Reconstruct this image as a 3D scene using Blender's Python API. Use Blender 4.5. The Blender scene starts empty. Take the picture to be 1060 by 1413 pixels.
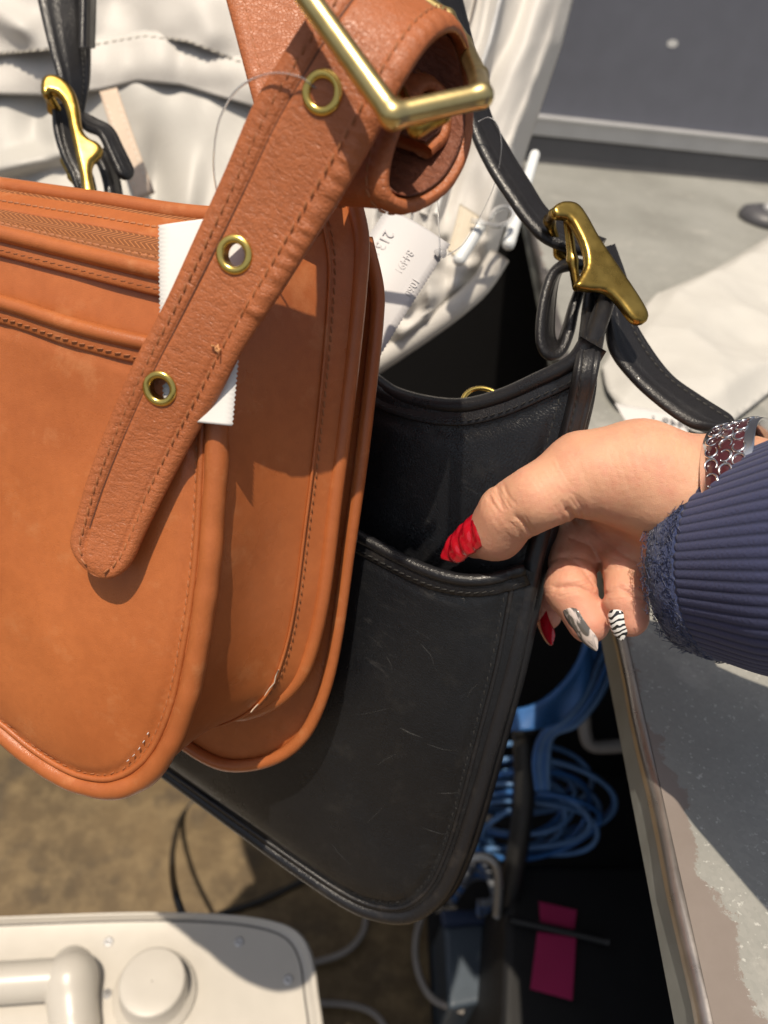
import bpy, math, random
import numpy as np
from mathutils import Vector, Matrix, geometry as mgeo, noise as mnoise

# ------------------------------------------------------------------ camera, light
S = bpy.context.scene
random.seed(7); rng = np.random.default_rng(7)
PITCH, ROLL, CAMZ = 40.0, 9.0, 1.1
_t, _a = math.radians(PITCH), math.radians(ROLL)
R0 = np.array([1., 0, 0]); U0 = np.array([0, math.sin(_t), math.cos(_t)]); FW = np.array([0, math.cos(_t), -math.sin(_t)])
RT = math.cos(_a)*R0 + math.sin(_a)*U0
UP = -math.sin(_a)*R0 + math.cos(_a)*U0
CC = np.array([0, 0, CAMZ]); Z = np.array([0, 0, 1.])
cd = bpy.data.cameras.new('camera'); cam = bpy.data.objects.new('camera', cd); S.collection.objects.link(cam)
m = Matrix.Identity(4)
for i in range(3):
    m[i][0], m[i][1], m[i][2], m[i][3] = RT[i], UP[i], -FW[i], CC[i]
cam.matrix_world = m
cd.sensor_fit = 'VERTICAL'; cd.sensor_height = 36; cd.sensor_width = 27
cd.lens = 36*1060/1413; cd.clip_start = .01; cd.clip_end = 200
cd.dof.use_dof = True; cd.dof.focus_distance = .30; cd.dof.aperture_fstop = 8.5
S.camera = cam
LC = (.04, -.84, 1.0)                                  # the sun's direction seen from the camera
LD = LC[0]*RT + LC[1]*UP + LC[2]*FW; LD /= np.linalg.norm(LD)
w = bpy.data.worlds.new('World'); S.world = w; w.use_nodes = True
wn = w.node_tree; wb = wn.nodes['Background']
sky = wn.nodes.new('ShaderNodeTexSky'); sky.sky_type = 'NISHITA'; sky.sun_disc = False
sky.sun_elevation = math.asin(-LD[2]); sky.sun_rotation = math.atan2(-LD[0], -LD[1])
sky.air_density = 1.0; sky.dust_density = 3.0
hs = wn.nodes.new('ShaderNodeHueSaturation'); hs.inputs['Saturation'].default_value = .5
wn.links.new(sky.outputs[0], hs.inputs['Color']); wn.links.new(hs.outputs[0], wb.inputs[0]); wb.inputs[1].default_value = .095
sl = bpy.data.lights.new('sun', 'SUN'); sl.energy = 4.3; sl.angle = math.radians(.55); sl.color = (1, .87, .70)
so = bpy.data.objects.new('sun', sl); S.collection.objects.link(so)
so.rotation_euler = Vector(LD).to_track_quat('-Z', 'Y').to_euler(); so.location = (-.5, -1, 3)
S.view_settings.view_transform = 'Standard'; S.view_settings.look = 'None'
S.view_settings.gamma = 1; S.view_settings.exposure = 0.0
S.render.engine = 'CYCLES'
S.cycles.max_bounces = 6; S.cycles.diffuse_bounces = 3; S.cycles.glossy_bounces = 3; S.cycles.transmission_bounces = 5
S.cycles.caustics_reflective = False; S.cycles.caustics_refractive = False

# ------------------------------------------------------------------ geometry helpers
def ray(x, y): return (x-530)/1060*RT + (706.5-y)/1060*UP + FW
def P(x, y, d): return CC + d*ray(x, y)
def PP(l): return np.array([P(*q) for q in l])
def on(x, y, p0, n):
    v = ray(x, y); return CC + v*(np.dot(p0-CC, n)/np.dot(v, n))
def onz(x, y, z): return on(x, y, np.array([0, 0, z]), Z)
def nrm(v): return v/(np.linalg.norm(v, axis=-1, keepdims=True)+1e-12)

class Plane:
    def __init__(s, q, heading, tilt):
        h, t = math.radians(heading), math.radians(tilt)
        s.q = q; s.n = math.cos(t)*np.array([-math.sin(h), -math.cos(h), 0]) + math.sin(t)*Z
        s.e = np.array([math.cos(h), -math.sin(h), 0]); s.u = np.cross(s.n, s.e); s.u *= np.sign(s.u[2])
    def st(s, x, y):
        p = on(x, y, s.q, s.n)-s.q; return (float(p@s.e), float(p@s.u))
    def sts(s, l): return np.array([s.st(*q) for q in l])
    def w(s, a, h=0.0):
        a = np.asarray(a); h = np.asarray(h)
        return s.q + a[..., 0:1]*s.e + a[..., 1:2]*s.u + (h[..., None]*s.n if h.ndim else h*s.n)
    def off(s, h):
        o = Plane.__new__(Plane); o.q = s.q+h*s.n; o.n, o.e, o.u = s.n, s.e, s.u; return o

def catmull(p, n, closed=False):
    p = np.asarray(p, float); k = len(p)
    if closed: q = np.vstack([p[-1:], p, p[:2]]); segs = k
    else: q = np.vstack([2*p[0]-p[1], p, 2*p[-1]-p[-2]]); segs = k-1
    out = []
    M = 24
    for i in range(segs):
        a, b, c, d = q[i], q[i+1], q[i+2], q[i+3]
        for j in range(M):
            t = j/M
            out.append(.5*((2*b)+(-a+c)*t+(2*a-5*b+4*c-d)*t*t+(-a+3*b-3*c+d)*t**3))
    out.append(q[-2] if not closed else p[0])
    out = np.array(out)
    L = np.r_[0, np.cumsum(np.linalg.norm(np.diff(out, axis=0), axis=1))]
    s = np.linspace(0, L[-1], n+1 if closed else n)
    r = np.stack([np.interp(s, L, out[:, i]) for i in range(out.shape[1])], 1)
    return r[:-1] if closed else r

def resample(p, n):
    p = np.asarray(p, float); L = np.r_[0, np.cumsum(np.linalg.norm(np.diff(p, axis=0), axis=1))]
    s = np.linspace(0, L[-1], n); return np.stack([np.interp(s, L, p[:, i]) for i in range(p.shape[1])], 1)

def loc_of(parent):
    l = np.zeros(3)
    while parent is not None:
        l = l+np.array(parent.location); parent = parent.parent
    return l

def mesh(name, v, f, mat, parent=None, smooth=True, uv=None, loc=None, kind=None, label=None):
    v = np.asarray(v, float)
    if parent is not None: l = loc_of(parent); pl = np.zeros(3)
    else: l = pl = np.array(loc) if loc is not None else np.array([v[:, 0].mean(), v[:, 1].mean(), v[:, 2].min()])
    me = bpy.data.meshes.new(name); me.from_pydata((v-l).tolist(), [], [list(map(int, q)) for q in f]); me.update()
    if smooth: me.polygons.foreach_set('use_smooth', [True]*len(me.polygons))
    if uv is not None:
        ul = me.uv_layers.new(name='UVMap'); li = np.zeros(len(me.loops), int); me.loops.foreach_get('vertex_index', li)
        ul.data.foreach_set('uv', np.asarray(uv, float)[li].ravel())
    if mat is not None: me.materials.append(mat)
    o = bpy.data.objects.new(name, me); S.collection.objects.link(o)
    if parent is not None: o.parent = parent
    else: o.location = pl
    if kind: o['kind'] = kind
    if label: o['label'] = label
    return o

def thing(name, label, cat, loc, group=None):
    o = bpy.data.objects.new(name, None); S.collection.objects.link(o); o.location = loc; o.empty_display_size = .02
    o['label'] = label; o['category'] = cat
    if group: o['group'] = group
    return o
def tag(o, label, cat, group=None):
    o['label'] = label; o['category'] = cat
    if group: o['group'] = group
    return o
def struct(o): o['kind'] = 'structure'; return o
def solid(o, t, off=-1.0):
    md = o.modifiers.new('solidify', 'SOLIDIFY'); md.thickness = t; md.offset = off; return o
def bevel(o, wd, seg=3):
    md = o.modifiers.new('bevel', 'BEVEL'); md.width = wd; md.segments = seg; md.limit_method = 'ANGLE'; return o

def grid_faces(nu, nv, cu=False, cv=False):
    f = []
    for i in range(nu if cu else nu-1):
        for j in range(nv if cv else nv-1):
            a, b = i, (i+1) % nu; c, d = j, (j+1) % nv
            f.append((a*nv+c, b*nv+c, b*nv+d, a*nv+d))
    return f

def tube_data(pts, r, seg=10, closed=False, flat=1.0, up=None):
    p = np.asarray(pts, float); n = len(p)
    T = nrm(np.roll(p, -1, 0)-np.roll(p, 1, 0)) if closed else nrm(np.gradient(p, axis=0))
    a = up if up is not None else (Z if abs(T[0]@Z) < .9 else R0)
    X = []
    x = a-T[0]*(a@T[0])
    for i in range(n):
        x = x-T[i]*(x@T[i]); x = x/np.linalg.norm(x); X.append(x)
    X = np.array(X); Y = np.cross(T, X)
    r = np.broadcast_to(np.asarray(r, float), (n,))
    th = np.linspace(0, 2*math.pi, seg, endpoint=False)
    v = p[:, None]+r[:, None, None]*(np.cos(th)[None, :, None]*X[:, None]+flat*np.sin(th)[None, :, None]*Y[:, None])
    f = grid_faces(n, seg, closed, True)
    v = v.reshape(-1, 3)
    if not closed:
        f = f+[tuple(range(seg))[::-1], tuple(range((n-1)*seg, n*seg))]
    d = np.r_[0, np.cumsum(np.linalg.norm(np.diff(p, axis=0), axis=1))]
    uv = np.stack([np.repeat(d, seg), np.tile(th/(2*math.pi)*.02, n)], 1)
    return v, f, uv
def tube(name, pts, r, mat, parent=None, seg=10, closed=False, n=None, **k):
    kk = {q: k.pop(q) for q in ('flat', 'up') if q in k}
    p = catmull(pts, n, closed) if n else np.asarray(pts)
    v, f, uv = tube_data(p, r, seg, closed, **kk)
    return mesh(name, v, f, mat, parent, uv=uv, **k)
def join(parts):
    V, F, o = [], [], 0
    for v, f in parts:
        V.append(np.asarray(v)); F += [tuple(i+o for i in q) for q in f]; o += len(v)
    return np.vstack(V), F

def stitches(name, pts, nor, mat, parent, ln=.0024, gap=.0011, wd=.00032, ht=.00025, skew=.10):
    p = np.asarray(pts); L = np.r_[0, np.cumsum(np.linalg.norm(np.diff(p, axis=0), axis=1))]
    n = int(L[-1]/(ln+gap)); nor = np.broadcast_to(np.asarray(nor, float), p.shape)
    g = lambda s, a: np.array([np.interp(s, L, a[:, i]) for i in range(3)])
    V, F = [], []
    for i in range(n):
        s0 = i*(ln+gap)+rng.uniform(-.0002, .0002); a, b = g(s0, p), g(s0+ln, p); nn = nrm(g(s0, nor))
        t = nrm(b-a); sd = np.cross(nn, t); a = a-sd*ln*skew; b = b+sd*ln*skew
        o = len(V)
        for c, k in ((a, .25), (a+(b-a)*.2, 1), (a+(b-a)*.8, 1), (b, .25)):
            V += [c-sd*wd*(.4+.6*k)-nn*.0004, c+nn*ht*k, c+sd*wd*(.4+.6*k)-nn*.0004]
        for q in range(3):
            for e in range(2):
                F.append((o+q*3+e, o+q*3+3+e, o+q*3+4+e, o+q*3+1+e))
    return mesh(name, V, F, mat, parent, kind='stuff')

def inset(poly, d, closed=False):
    p = np.asarray(poly); T = nrm(np.roll(p, -1, 0)-np.roll(p, 1, 0)) if closed else nrm(np.gradient(p, axis=0))
    return p+d*np.stack([-T[:, 1], T[:, 0]], 1)          # to the left of travel

def dist_poly(q, poly, closed=True):
    a = np.asarray(poly); b = np.roll(a, -1, 0)
    if not closed: a, b = a[:-1], b[:-1]
    out = np.full(len(q), 1e9)
    for i in range(len(a)):
        e = b[i]-a[i]; L = e@e+1e-15; t = np.clip(((q-a[i])@e)/L, 0, 1)
        out = np.minimum(out, np.linalg.norm(q-a[i]-t[:, None]*e, axis=1))
    return out
def inside(q, poly):
    a = np.asarray(poly); b = np.roll(a, -1, 0); c = np.zeros(len(q), bool)
    for i in range(len(a)):
        k = (a[i, 1] > q[:, 1]) != (b[i, 1] > q[:, 1])
        x = (b[i, 0]-a[i, 0])*(q[:, 1]-a[i, 1])/((b[i, 1]-a[i, 1])+1e-15)+a[i, 0]
        c ^= k & (q[:, 0] < x)
    return c

def panel(name, pl, outline, mat, parent, h=None, sp=.0022, thick=0, **k):
    o = np.asarray(outline); lo, hi = o.min(0), o.max(0)
    X, Y = np.meshgrid(np.arange(lo[0], hi[0], sp), np.arange(lo[1], hi[1], sp)); X = X+(np.arange(X.shape[0]) % 2)[:, None]*sp/2
    q = np.stack([X.ravel(), Y.ravel()], 1); q = q[inside(q, o)]; q = q[dist_poly(q, o) > sp*.5]
    pts = [Vector((float(a[0]), float(a[1]))) for a in np.vstack([o, q])]
    no = len(o)
    r = mgeo.delaunay_2d_cdt(pts, [], [list(range(no))], 1, 1e-7)
    v2 = np.array([list(a) for a in r[0]])
    hh = h(v2, dist_poly(v2, o)) if h else np.zeros(len(v2))
    f = r[2]
    V = pl.w(v2, hh)
    # face direction
    a, b, c = (V[i] for i in f[len(f)//2][:3])
    if np.cross(b-a, c-a)@pl.n < 0: f = [q[::-1] for q in f]
    ob = mesh(name, V, f, mat, parent, uv=v2, **k)
    if thick: solid(ob, thick, -1)
    return ob

def ribbon(name, L, R, mat, parent, thick=.003, n=80, m=14, prof=None, hfun=None, round0=0, round1=0, flip=False, closed=False, cat=True, **k):
    """strap between two edge curves; puffed cross-section"""
    L, R = np.asarray(L, float), np.asarray(R, float)
    if cat:
        LR = catmull(np.hstack([L, R]), n, closed); L, R = LR[:, :3], LR[:, 3:]
    n = len(L); C = (L+R)/2; W = (R-L)/2
    s = np.r_[0, np.cumsum(np.linalg.norm(np.diff(C, axis=0), axis=1))]
    hw = np.linalg.norm(W, axis=1)
    sc = np.ones(n)
    if round0: x = np.clip(s/round0, 0, 1); sc *= np.sqrt(np.clip(1-(1-x)**2.0, .004, 1))
    if round1: x = np.clip((s[-1]-s)/round1, 0, 1); sc *= np.sqrt(np.clip(1-(1-x)**2.2, .004, 1))
    T = nrm(np.roll(C, -1, 0)-np.roll(C, 1, 0)) if closed else nrm(np.gradient(C, axis=0)); N = nrm(np.cross(T, W))
    if flip: N = -N
    ws = np.sin(np.linspace(-1, 1, m)*math.pi/2*.97)/math.sin(math.pi/2*.97)
    top = prof(ws) if prof else (1-np.abs(ws)**4)**.5*.5
    bot = -(1-np.abs(ws)**4)**.5*.5
    ring_w = np.r_[ws, ws[::-1][1:-1]]; ring_h = np.r_[top, bot[::-1][1:-1]]*thick
    M = len(ring_w); ring_h0 = np.r_[(1-np.abs(ws)**4)**.5*.5, -(1-np.abs(ws[::-1][1:-1])**4)**.5*.5]*thick
    H = np.broadcast_to(ring_h, (n, M)).copy()
    if hfun is not None: H[:, :m] += hfun(s[:, None], ws[None, :])
    H = H*(sc**3)[:, None]+ring_h0[None]*(sc*(1-sc**3))[:, None]
    v = C[:, None]+ring_w[None, :, None]*(W*sc[:, None])[:, None]+H[:, :, None]*N[:, None]
    f = grid_faces(n, M, closed, True)
    if not closed: f += [tuple(range(M))[::-1], tuple(range((n-1)*M, n*M))]
    if flip: f = [q[::-1] for q in f]
    uv = np.stack([np.repeat(s, M), (ring_w[None]*hw[:, None]).ravel()], 1)
    o = mesh(name, v.reshape(-1, 3), f, mat, parent, uv=uv, **k)
    return o, dict(C=C, W=W*sc[:, None], N=N, s=s)

def round_edges(o):
    return o

# implicit surfaces --------------------------------------------------
def surface_nets(fn, lo, hi, h):
    lo = np.asarray(lo, float); n = np.ceil((np.asarray(hi)-lo)/h).astype(int)+1
    g = [lo[i]+h*np.arange(n[i]) for i in range(3)]
    X, Y, Zz = np.meshgrid(*g, indexing='ij'); Q = np.stack([X, Y, Zz], -1).astype(np.float32)
    V = fn(Q.reshape(-1, 3)).reshape(n)
    I = V < 0
    pos = np.zeros((*(n-1), 3)); cnt = np.zeros(n-1)
    def sl(dx, dy, dz): return (slice(dx, n[0]-1+dx), slice(dy, n[1]-1+dy), slice(dz, n[2]-1+dz))
    cs = [(a, b, c) for a in (0, 1) for b in (0, 1) for c in (0, 1)]
    for a in cs:
        for ax in range(3):
            if a[ax]: continue
            b = list(a); b[ax] = 1
            va, vb = V[sl(*a)], V[sl(*b)]; mk = (va < 0) != (vb < 0)
            t = np.where(mk, va/(va-vb+1e-20), 0)
            for i in range(3):
                pos[..., i] += mk*(a[i]+(t if i == ax else 0))
            cnt += mk
    mk = cnt > 0; idx = -np.ones(n-1, int); idx[mk] = np.arange(mk.sum())
    cell = np.argwhere(mk); vv = lo+h*(cell+pos[mk]/cnt[mk][:, None])
    F = []
    for ax in range(3):
        b1, b2 = (ax+1) % 3, (ax+2) % 3
        s0 = [slice(None)]*3; s1 = [slice(None)]*3; s0[ax] = slice(0, n[ax]-1); s1[ax] = slice(1, n[ax])
        ch = I[tuple(s0)] != I[tuple(s1)]; e = np.argwhere(ch)
        e = e[(e[:, b1] > 0) & (e[:, b2] > 0) & (e[:, b1] < n[b1]-1) & (e[:, b2] < n[b2]-1)]
        ins = I[tuple(e.T)]
        def gi(d1, d2):
            c = e.copy(); c[:, b1] -= d1; c[:, b2] -= d2; return idx[tuple(c.T)]
        q = np.stack([gi(1, 1), gi(0, 1), gi(0, 0), gi(1, 0)], 1)
        q[~ins] = q[~ins][:, ::-1]
        F.append(q)
    F = np.vstack(F); F = F[(F >= 0).all(1)]
    return vv, F
def sd_cone(q, a, b, ra, rb):
    e = (b-a).astype(np.float32); t = np.clip(((q-a.astype(np.float32))@e)/(e@e+1e-12), 0, 1)
    return np.linalg.norm(q-a.astype(np.float32)-t[:, None]*e, axis=1)-(ra+(rb-ra)*t)
def smin(a, b, k):
    h = np.clip(.5+.5*(b-a)/k, 0, 1); return b+(a-b)*h-k*h*(1-h)
def blob(name, segs, mat, parent, h=.0006, k=.003, **kw):
    segs = [(np.asarray(a), np.asarray(b), ra, rb) for a, b, ra, rb in segs]
    A = np.array([s[0] for s in segs]+[s[1] for s in segs]); mr = max(max(s[2], s[3]) for s in segs)+.003
    def fn(q):
        d = None
        for s in segs:
            e = sd_cone(q, *s); d = e if d is None else smin(d, e, k)
        return d
    v, f = surface_nets(fn, A.min(0)-mr, A.max(0)+mr, h)
    return mesh(name, v, f, mat, parent, **kw)
def chain(l, r):
    r = r if hasattr(r, '__len__') else [r]*len(l)
    return [(l[i], l[i+1], r[i], r[i+1]) for i in range(len(l)-1)]

def box_data(c, ax, ay, az, sx, sy, sz):
    c = np.asarray(c); V = [c+sx*i*ax+sy*j*ay+sz*k*az for i in (-.5, .5) for j in (-.5, .5) for k in (-.5, .5)]
    return V, [(0, 1, 3, 2), (4, 6, 7, 5), (0, 4, 5, 1), (2, 3, 7, 6), (0, 2, 6, 4), (1, 5, 7, 3)]
def prism(poly3, down):
    p = np.asarray(poly3); n = len(p); v = np.vstack([p, p+np.asarray(down)])
    f = [tuple(range(n)), tuple(range(2*n-1, n-1, -1))]+[(i, n+i, n+(i+1) % n, (i+1) % n) for i in range(n)]
    a, b, c = p[0], p[1], p[2]
    if sum(np.cross(p[i]-p[0], p[(i+1) % n]-p[0])@np.asarray(down) for i in range(n)) > 0: f = [q[::-1] for q in f]
    return v, f

# ------------------------------------------------------------------ materials
class M_:
    def __init__(s, name):
        s.m = bpy.data.materials.new(name); s.m.use_nodes = True; s.t = s.m.node_tree
        s.b = s.t.nodes['Principled BSDF']; s.x = s.t.nodes.new('ShaderNodeTexCoord')
    def n(s, ty, **k):
        o = s.t.nodes.new('ShaderNode'+ty)
        for a, v in k.items():
            if a[0] == '_': setattr(o, a[1:], v)
            else: s.l(v, o.inputs[int(a[1:]) if a[0] == 'i' and a[1:].isdigit() else a.replace('__', ' ')])
        return o
    def l(s, v, inp):
        if isinstance(v, bpy.types.NodeSocket): s.t.links.new(v, inp)
        elif isinstance(v, bpy.types.Node): s.t.links.new(v.outputs[0], inp)
        else: inp.default_value = v if not (isinstance(v, tuple) and len(v) == 3 and inp.type == 'RGBA') else (*v, 1)
    def set(s, **k):
        for a, v in k.items(): s.l(v, s.b.inputs[a.replace('__', ' ')])
        return s
    def co(s, uv=False, scale=(1, 1, 1)):
        return s.n('Mapping', Vector=s.x.outputs['UV' if uv else 'Object'], Scale=scale)
    def noise(s, sc, det=4, co=None, rough=.55, dist=0):
        return s.n('TexNoise', Vector=co or s.co(), Scale=sc, Detail=det, Roughness=rough, Distortion=dist).outputs[0]
    def ramp(s, v, *stops):
        r = s.n('ValToRGB', Fac=v); e = r.color_ramp.elements
        while len(e) < len(stops): e.new(.5)
        for q, (p, c) in zip(e, stops): q.position = p; q.color = (*c, 1) if isinstance(c, tuple) else (c, c, c, 1)
        return r.outputs[0]
    def mix(s, f, a, b, ty='MIX'):
        r = s.n('MixRGB', Fac=f, Color1=a, Color2=b); r.blend_type = ty; return r.outputs[0]
    def math(s, op, a, b=0.0, c=None):
        r = s.t.nodes.new('ShaderNodeMath'); r.operation = op; s.l(a, r.inputs[0]); s.l(b, r.inputs[1])
        if c is not None: s.l(c, r.inputs[2])
        return r.outputs[0]
    def bump(s, hgt, st=.3, dist=.001, prev=None):
        b = s.n('Bump', Height=hgt, Strength=st, Distance=dist)
        if prev is not None: s.l(prev, b.inputs['Normal'])
        return b.outputs[0]

def leather(name, c1, c2, rough=.45, grain=900, gb=.25, wr=0.0, uv=False, spec=.5, wear=None, stretch=(1, 1, 1), coat=0, scuff=None):
    M = M_(name); co = M.co(uv, stretch); o = M.co()
    big = M.noise(13, 7, o, .68); fine = M.noise(260, 3, o)
    col = M.mix(M.ramp(big, (.3, 0.), (.7, 1.)), c1, c2)
    dk = tuple(x*.72 for x in c1)
    v = M.n('TexVoronoi', Vector=co, Scale=grain); v.feature = 'DISTANCE_TO_EDGE'
    cell = M.ramp(v.outputs[0], (0, 0.), (.12, 1.))
    col = M.mix(M.math('MULTIPLY', M.math('SUBTRACT', 1.0, cell), .22*min(1, gb*3)), col, dk)
    col = M.mix(M.ramp(fine, (.35, .14), (.6, 0.)), col, dk)
    if wear:
        wn_ = M.noise(55, 6, o, .7); col = M.mix(M.ramp(wn_, (.56, 0.), (.72, .5)), col, wear)
    if scuff:
        w1 = M.noise(1, 5, M.co(False, (46, 20, 240)), .7, .8); w2 = M.noise(11, 3, o)
        sm = M.math('MULTIPLY', M.ramp(w1, (.60, 0.), (.70, 1.)), M.ramp(w2, (.46, 0.), (.62, .20)))
        col = M.mix(sm, col, scuff)
    ro = M.math('ADD', M.math('MULTIPLY', M.noise(40, 4, o), .34), rough-.16)
    nb = M.bump(cell, gb, .0004)
    nb = M.bump(fine, gb*.6, .0004, nb)
    if wr:
        n2 = M.noise(1, 5, M.co(True, (520, 230, 1)) if uv else M.co(False, (150, 150, 150)), .62, .6)
        r2 = M.ramp(n2, (.36, 0.), (.5, .75), (.66, 1.))
        nb = M.bump(r2, wr, .0011, nb)
        col = M.mix(M.math('MULTIPLY', M.math('SUBTRACT', 1.0, r2), .22), col, dk)
        M.l(M.math('ADD', ro, 0.0), M.b.inputs['Roughness'])
    M.set(Base__Color=col, Roughness=ro, Normal=nb)
    M.b.inputs['Specular IOR Level'].default_value = spec
    if coat: M.b.inputs['Coat Weight'].default_value = coat; M.b.inputs['Coat Roughness'].default_value = .25
    return M.m

def plain(name, c, rough=.5, metal=0, var=.12, bump=0, bsc=200, **k):
    M = M_(name); nz = M.noise(35, 5)
    col = M.mix(M.ramp(nz, (.3, 0.), (.7, 1.)), tuple(x*(1-var) for x in c), tuple(min(1, x*(1+var)) for x in c))
    M.set(Base__Color=col, Roughness=M.math('ADD', M.math('MULTIPLY', M.noise(70, 3), .2), rough-.1), Metallic=float(metal))
    if bump: M.set(Normal=M.bump(M.noise(bsc, 4), bump, .0008))
    for a, v in k.items(): M.l(v, M.b.inputs[a.replace('__', ' ')])
    return M.m

TAN = leather('tan_leather', (.40, .112, .031), (.56, .176, .054), .30, 1300, .16, wear=(.58, .235, .095))
TAN_S = leather('tan_pebbled_leather', (.40, .118, .040), (.48, .152, .053), .42, 800, .30, wr=.26, uv=True)
TAN_P = leather('tan_piping_leather', (.37, .104, .030), (.52, .164, .050), .34, 1100, .18, wear=(.60, .27, .12))
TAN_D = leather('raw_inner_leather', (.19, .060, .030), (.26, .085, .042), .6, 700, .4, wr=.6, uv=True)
THREAD_T = plain('tan_thread', (.36, .13, .048), .6)
BLK = leather('black_leather', (.0058, .0064, .0080), (.0120, .0128, .0150), .29, 820, .26, wear=(.026, .025, .024), scuff=(.13, .125, .12))
BLK_P = leather('black_piping_leather', (.010, .010, .012), (.016, .016, .018), .30, 900, .22, wear=(.055, .048, .042))
BLK_S = leather('black_strap_leather', (.012, .012, .014), (.020, .019, .020), .32, 800, .22, wear=(.034, .033, .033))
THREAD_B = plain('black_thread', (.022, .021, .020), .7)
BRASS = M_('aged_brass')
_b = BRASS.noise(60, 5)
BRASS.set(Base__Color=BRASS.mix(BRASS.ramp(_b, (.35, 0.), (.65, 1.)), (.66, .50, .20), (.80, .63, .29)), Metallic=1.0,
          Roughness=BRASS.math('ADD', BRASS.math('MULTIPLY', BRASS.noise(120, 4), .16), .24), Normal=BRASS.bump(BRASS.noise(90, 4), .12, .0005))
BRASS = BRASS.m
BRASS_D = M_('dark_brass')
_b = BRASS_D.noise(80, 5)
BRASS_D.set(Base__Color=BRASS_D.mix(BRASS_D.ramp(_b, (.35, 0.), (.65, 1.)), (.34, .21, .045), (.50, .34, .09)), Metallic=1.0,
            Roughness=BRASS_D.math('ADD', BRASS_D.math('MULTIPLY', BRASS_D.noise(160, 4), .18), .20), Normal=BRASS_D.bump(BRASS_D.noise(110, 4), .14, .0005))
BRASS_D = BRASS_D.m
PAPER = plain('white_paper', (.80, .79, .77), .75, var=.03, bump=.15, bsc=120)
PLASTIC_CLEAR = M_('clear_plastic').set(Base__Color=(.92, .93, .95), Roughness=.12, IOR=1.2)
PLASTIC_CLEAR.b.inputs['Transmission Weight'].default_value = .85; PLASTIC_CLEAR = PLASTIC_CLEAR.m
INK = plain('grey_ink', (.10, .10, .11), .8)

# ------------------------------------------------------------------ setting: floor, wall
ZT = 0.792
FLOOR = M_('stained_concrete_floor')
_n1 = FLOOR.noise(5, 8, None, .65); _n2 = FLOOR.noise(26, 8, None, .7)
_c = FLOOR.mix(FLOOR.ramp(_n1, (.35, 0.), (.65, 1.)), (.062, .040, .016), (.150, .100, .044))
_c = FLOOR.mix(FLOOR.ramp(_n2, (.44, 0.), (.64, .75)), _c, (.205, .145, .070))
_c = FLOOR.mix(FLOOR.ramp(FLOOR.noise(11, 5), (.54, 0.), (.64, .8)), _c, (.055, .038, .02))
FLOOR.set(Base__Color=_c, Roughness=.55, Normal=FLOOR.bump(_n2, .25, .002)); FLOOR = FLOOR.m
v, f = [(-6, -4, 0), (6, -4, 0), (6, 6, 0), (-6, 6, 0)], [(0, 1, 2, 3)]
struct(mesh('floor', v, f, FLOOR, smooth=False, loc=(0, 0, 0)))

WALLM = plain('dark_grey_paint', (.165, .172, .208), .55, var=.05, bump=.08, bsc=60)
ALU = plain('aluminium_strip', (.56, .56, .57), .38, metal=.3, var=.05, bump=.1, bsc=300)
GREYB = plain('grey_skirting_paint', (.105, .105, .115), .5, var=.06)
SHADE_BLK = plain('shade_black', (.006, .006, .007), .8, var=.05)  # near-black that paints in the shade below the wall and under the counter
wa, wb_ = onz(730, 220, ZT), onz(1060, 252, ZT)
wd = nrm(wb_-wa); wn_ = np.array([wd[1], -wd[0], 0]); wc = (wa+wb_)/2      # normal faces the camera
def wallbox(name, x0, x1, z0, z1, depth, front, mat, parent=None, bv=0):
    c = wc+wd*(x0+x1)/2-wn_*(depth/2-front)+Z*((z0+z1)/2-wc[2])
    v, f = box_data(c, wd, wn_, Z, x1-x0, depth, z1-z0)
    o = mesh(name, v, f, mat, parent, smooth=False)
    if bv: bevel(o, bv, 2)
    return o
wall = thing('wall', 'dark grey painted wall panel behind the metal counter', 'wall', wc-Z*wc[2])
del wall['label'], wall['category']; wall['kind'] = 'structure'
wallbox('wall_panel', -1.8, 1.6, ZT+.033, 2.6, .05, 0, WALLM, wall)
wallbox('shade_base', -1.8, 1.6, 0.0, ZT-.045, .05, -.004, SHADE_BLK, wall)  # dark backdrop, the shade is in its colour
wallbox('skirting', -.32, 1.6, ZT-.04, ZT+.0335, .05, .008, GREYB, wall)
wallbox('aluminium_strip', -.32, 1.6, ZT+.036, ZT+.0585, .012, .012, ALU, wall, .0015)
wallbox('aluminium_lip', -.32, 1.6, ZT+.058, ZT+.0615, .02, .016, ALU, wall, .001)
for px, py in ((928, 60), (872, 132)):
    p = on(px, py, wc, wn_)
    th = np.linspace(0, 2*math.pi, 10, endpoint=False)
    v = [p+wn_*.0004+wd*.008*math.cos(a)+Z*.005*math.sin(a) for a in th]
    if px == 928: mesh('paint_chip', v, [tuple(range(10))], PAPER, wall, smooth=False)

# ------------------------------------------------------------------ metal counter
ea, eb = onz(741, 350, ZT), onz(970, 1413, ZT)
ed = nrm(ea-eb); en = np.array([ed[1], -ed[0], 0])          # en points to the right, over the counter
ZINC = M_('galvanised_counter')
_o = ZINC.co()
_sp = ZINC.n('TexVoronoi', Vector=_o, Scale=520); _spc = ZINC.n('SeparateColor', Color=_sp.outputs['Color']).outputs[0]
_x = ZINC.n('SeparateXYZ', Vector=ZINC.x.outputs['Object'])
_nz = ZINC.noise(22, 8, _o, .72); _nw = ZINC.noise(7, 6, _o, .6)
_ed = ZINC.math('ADD', _x.outputs[0], ZINC.math('MULTIPLY', ZINC.math('SUBTRACT', ZINC.noise(34, 10, _o, .8), .5), .045))
_fy = ZINC.math('MULTIPLY', ZINC.math('SUBTRACT', .13, _x.outputs[1]), .15)     # the worn band widens towards the near end
_lim = ZINC.math('ADD', .0060, ZINC.math('MAXIMUM', _fy, 0.0))
_rub = ZINC.math('GREATER_THAN', _lim, _ed)
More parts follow.
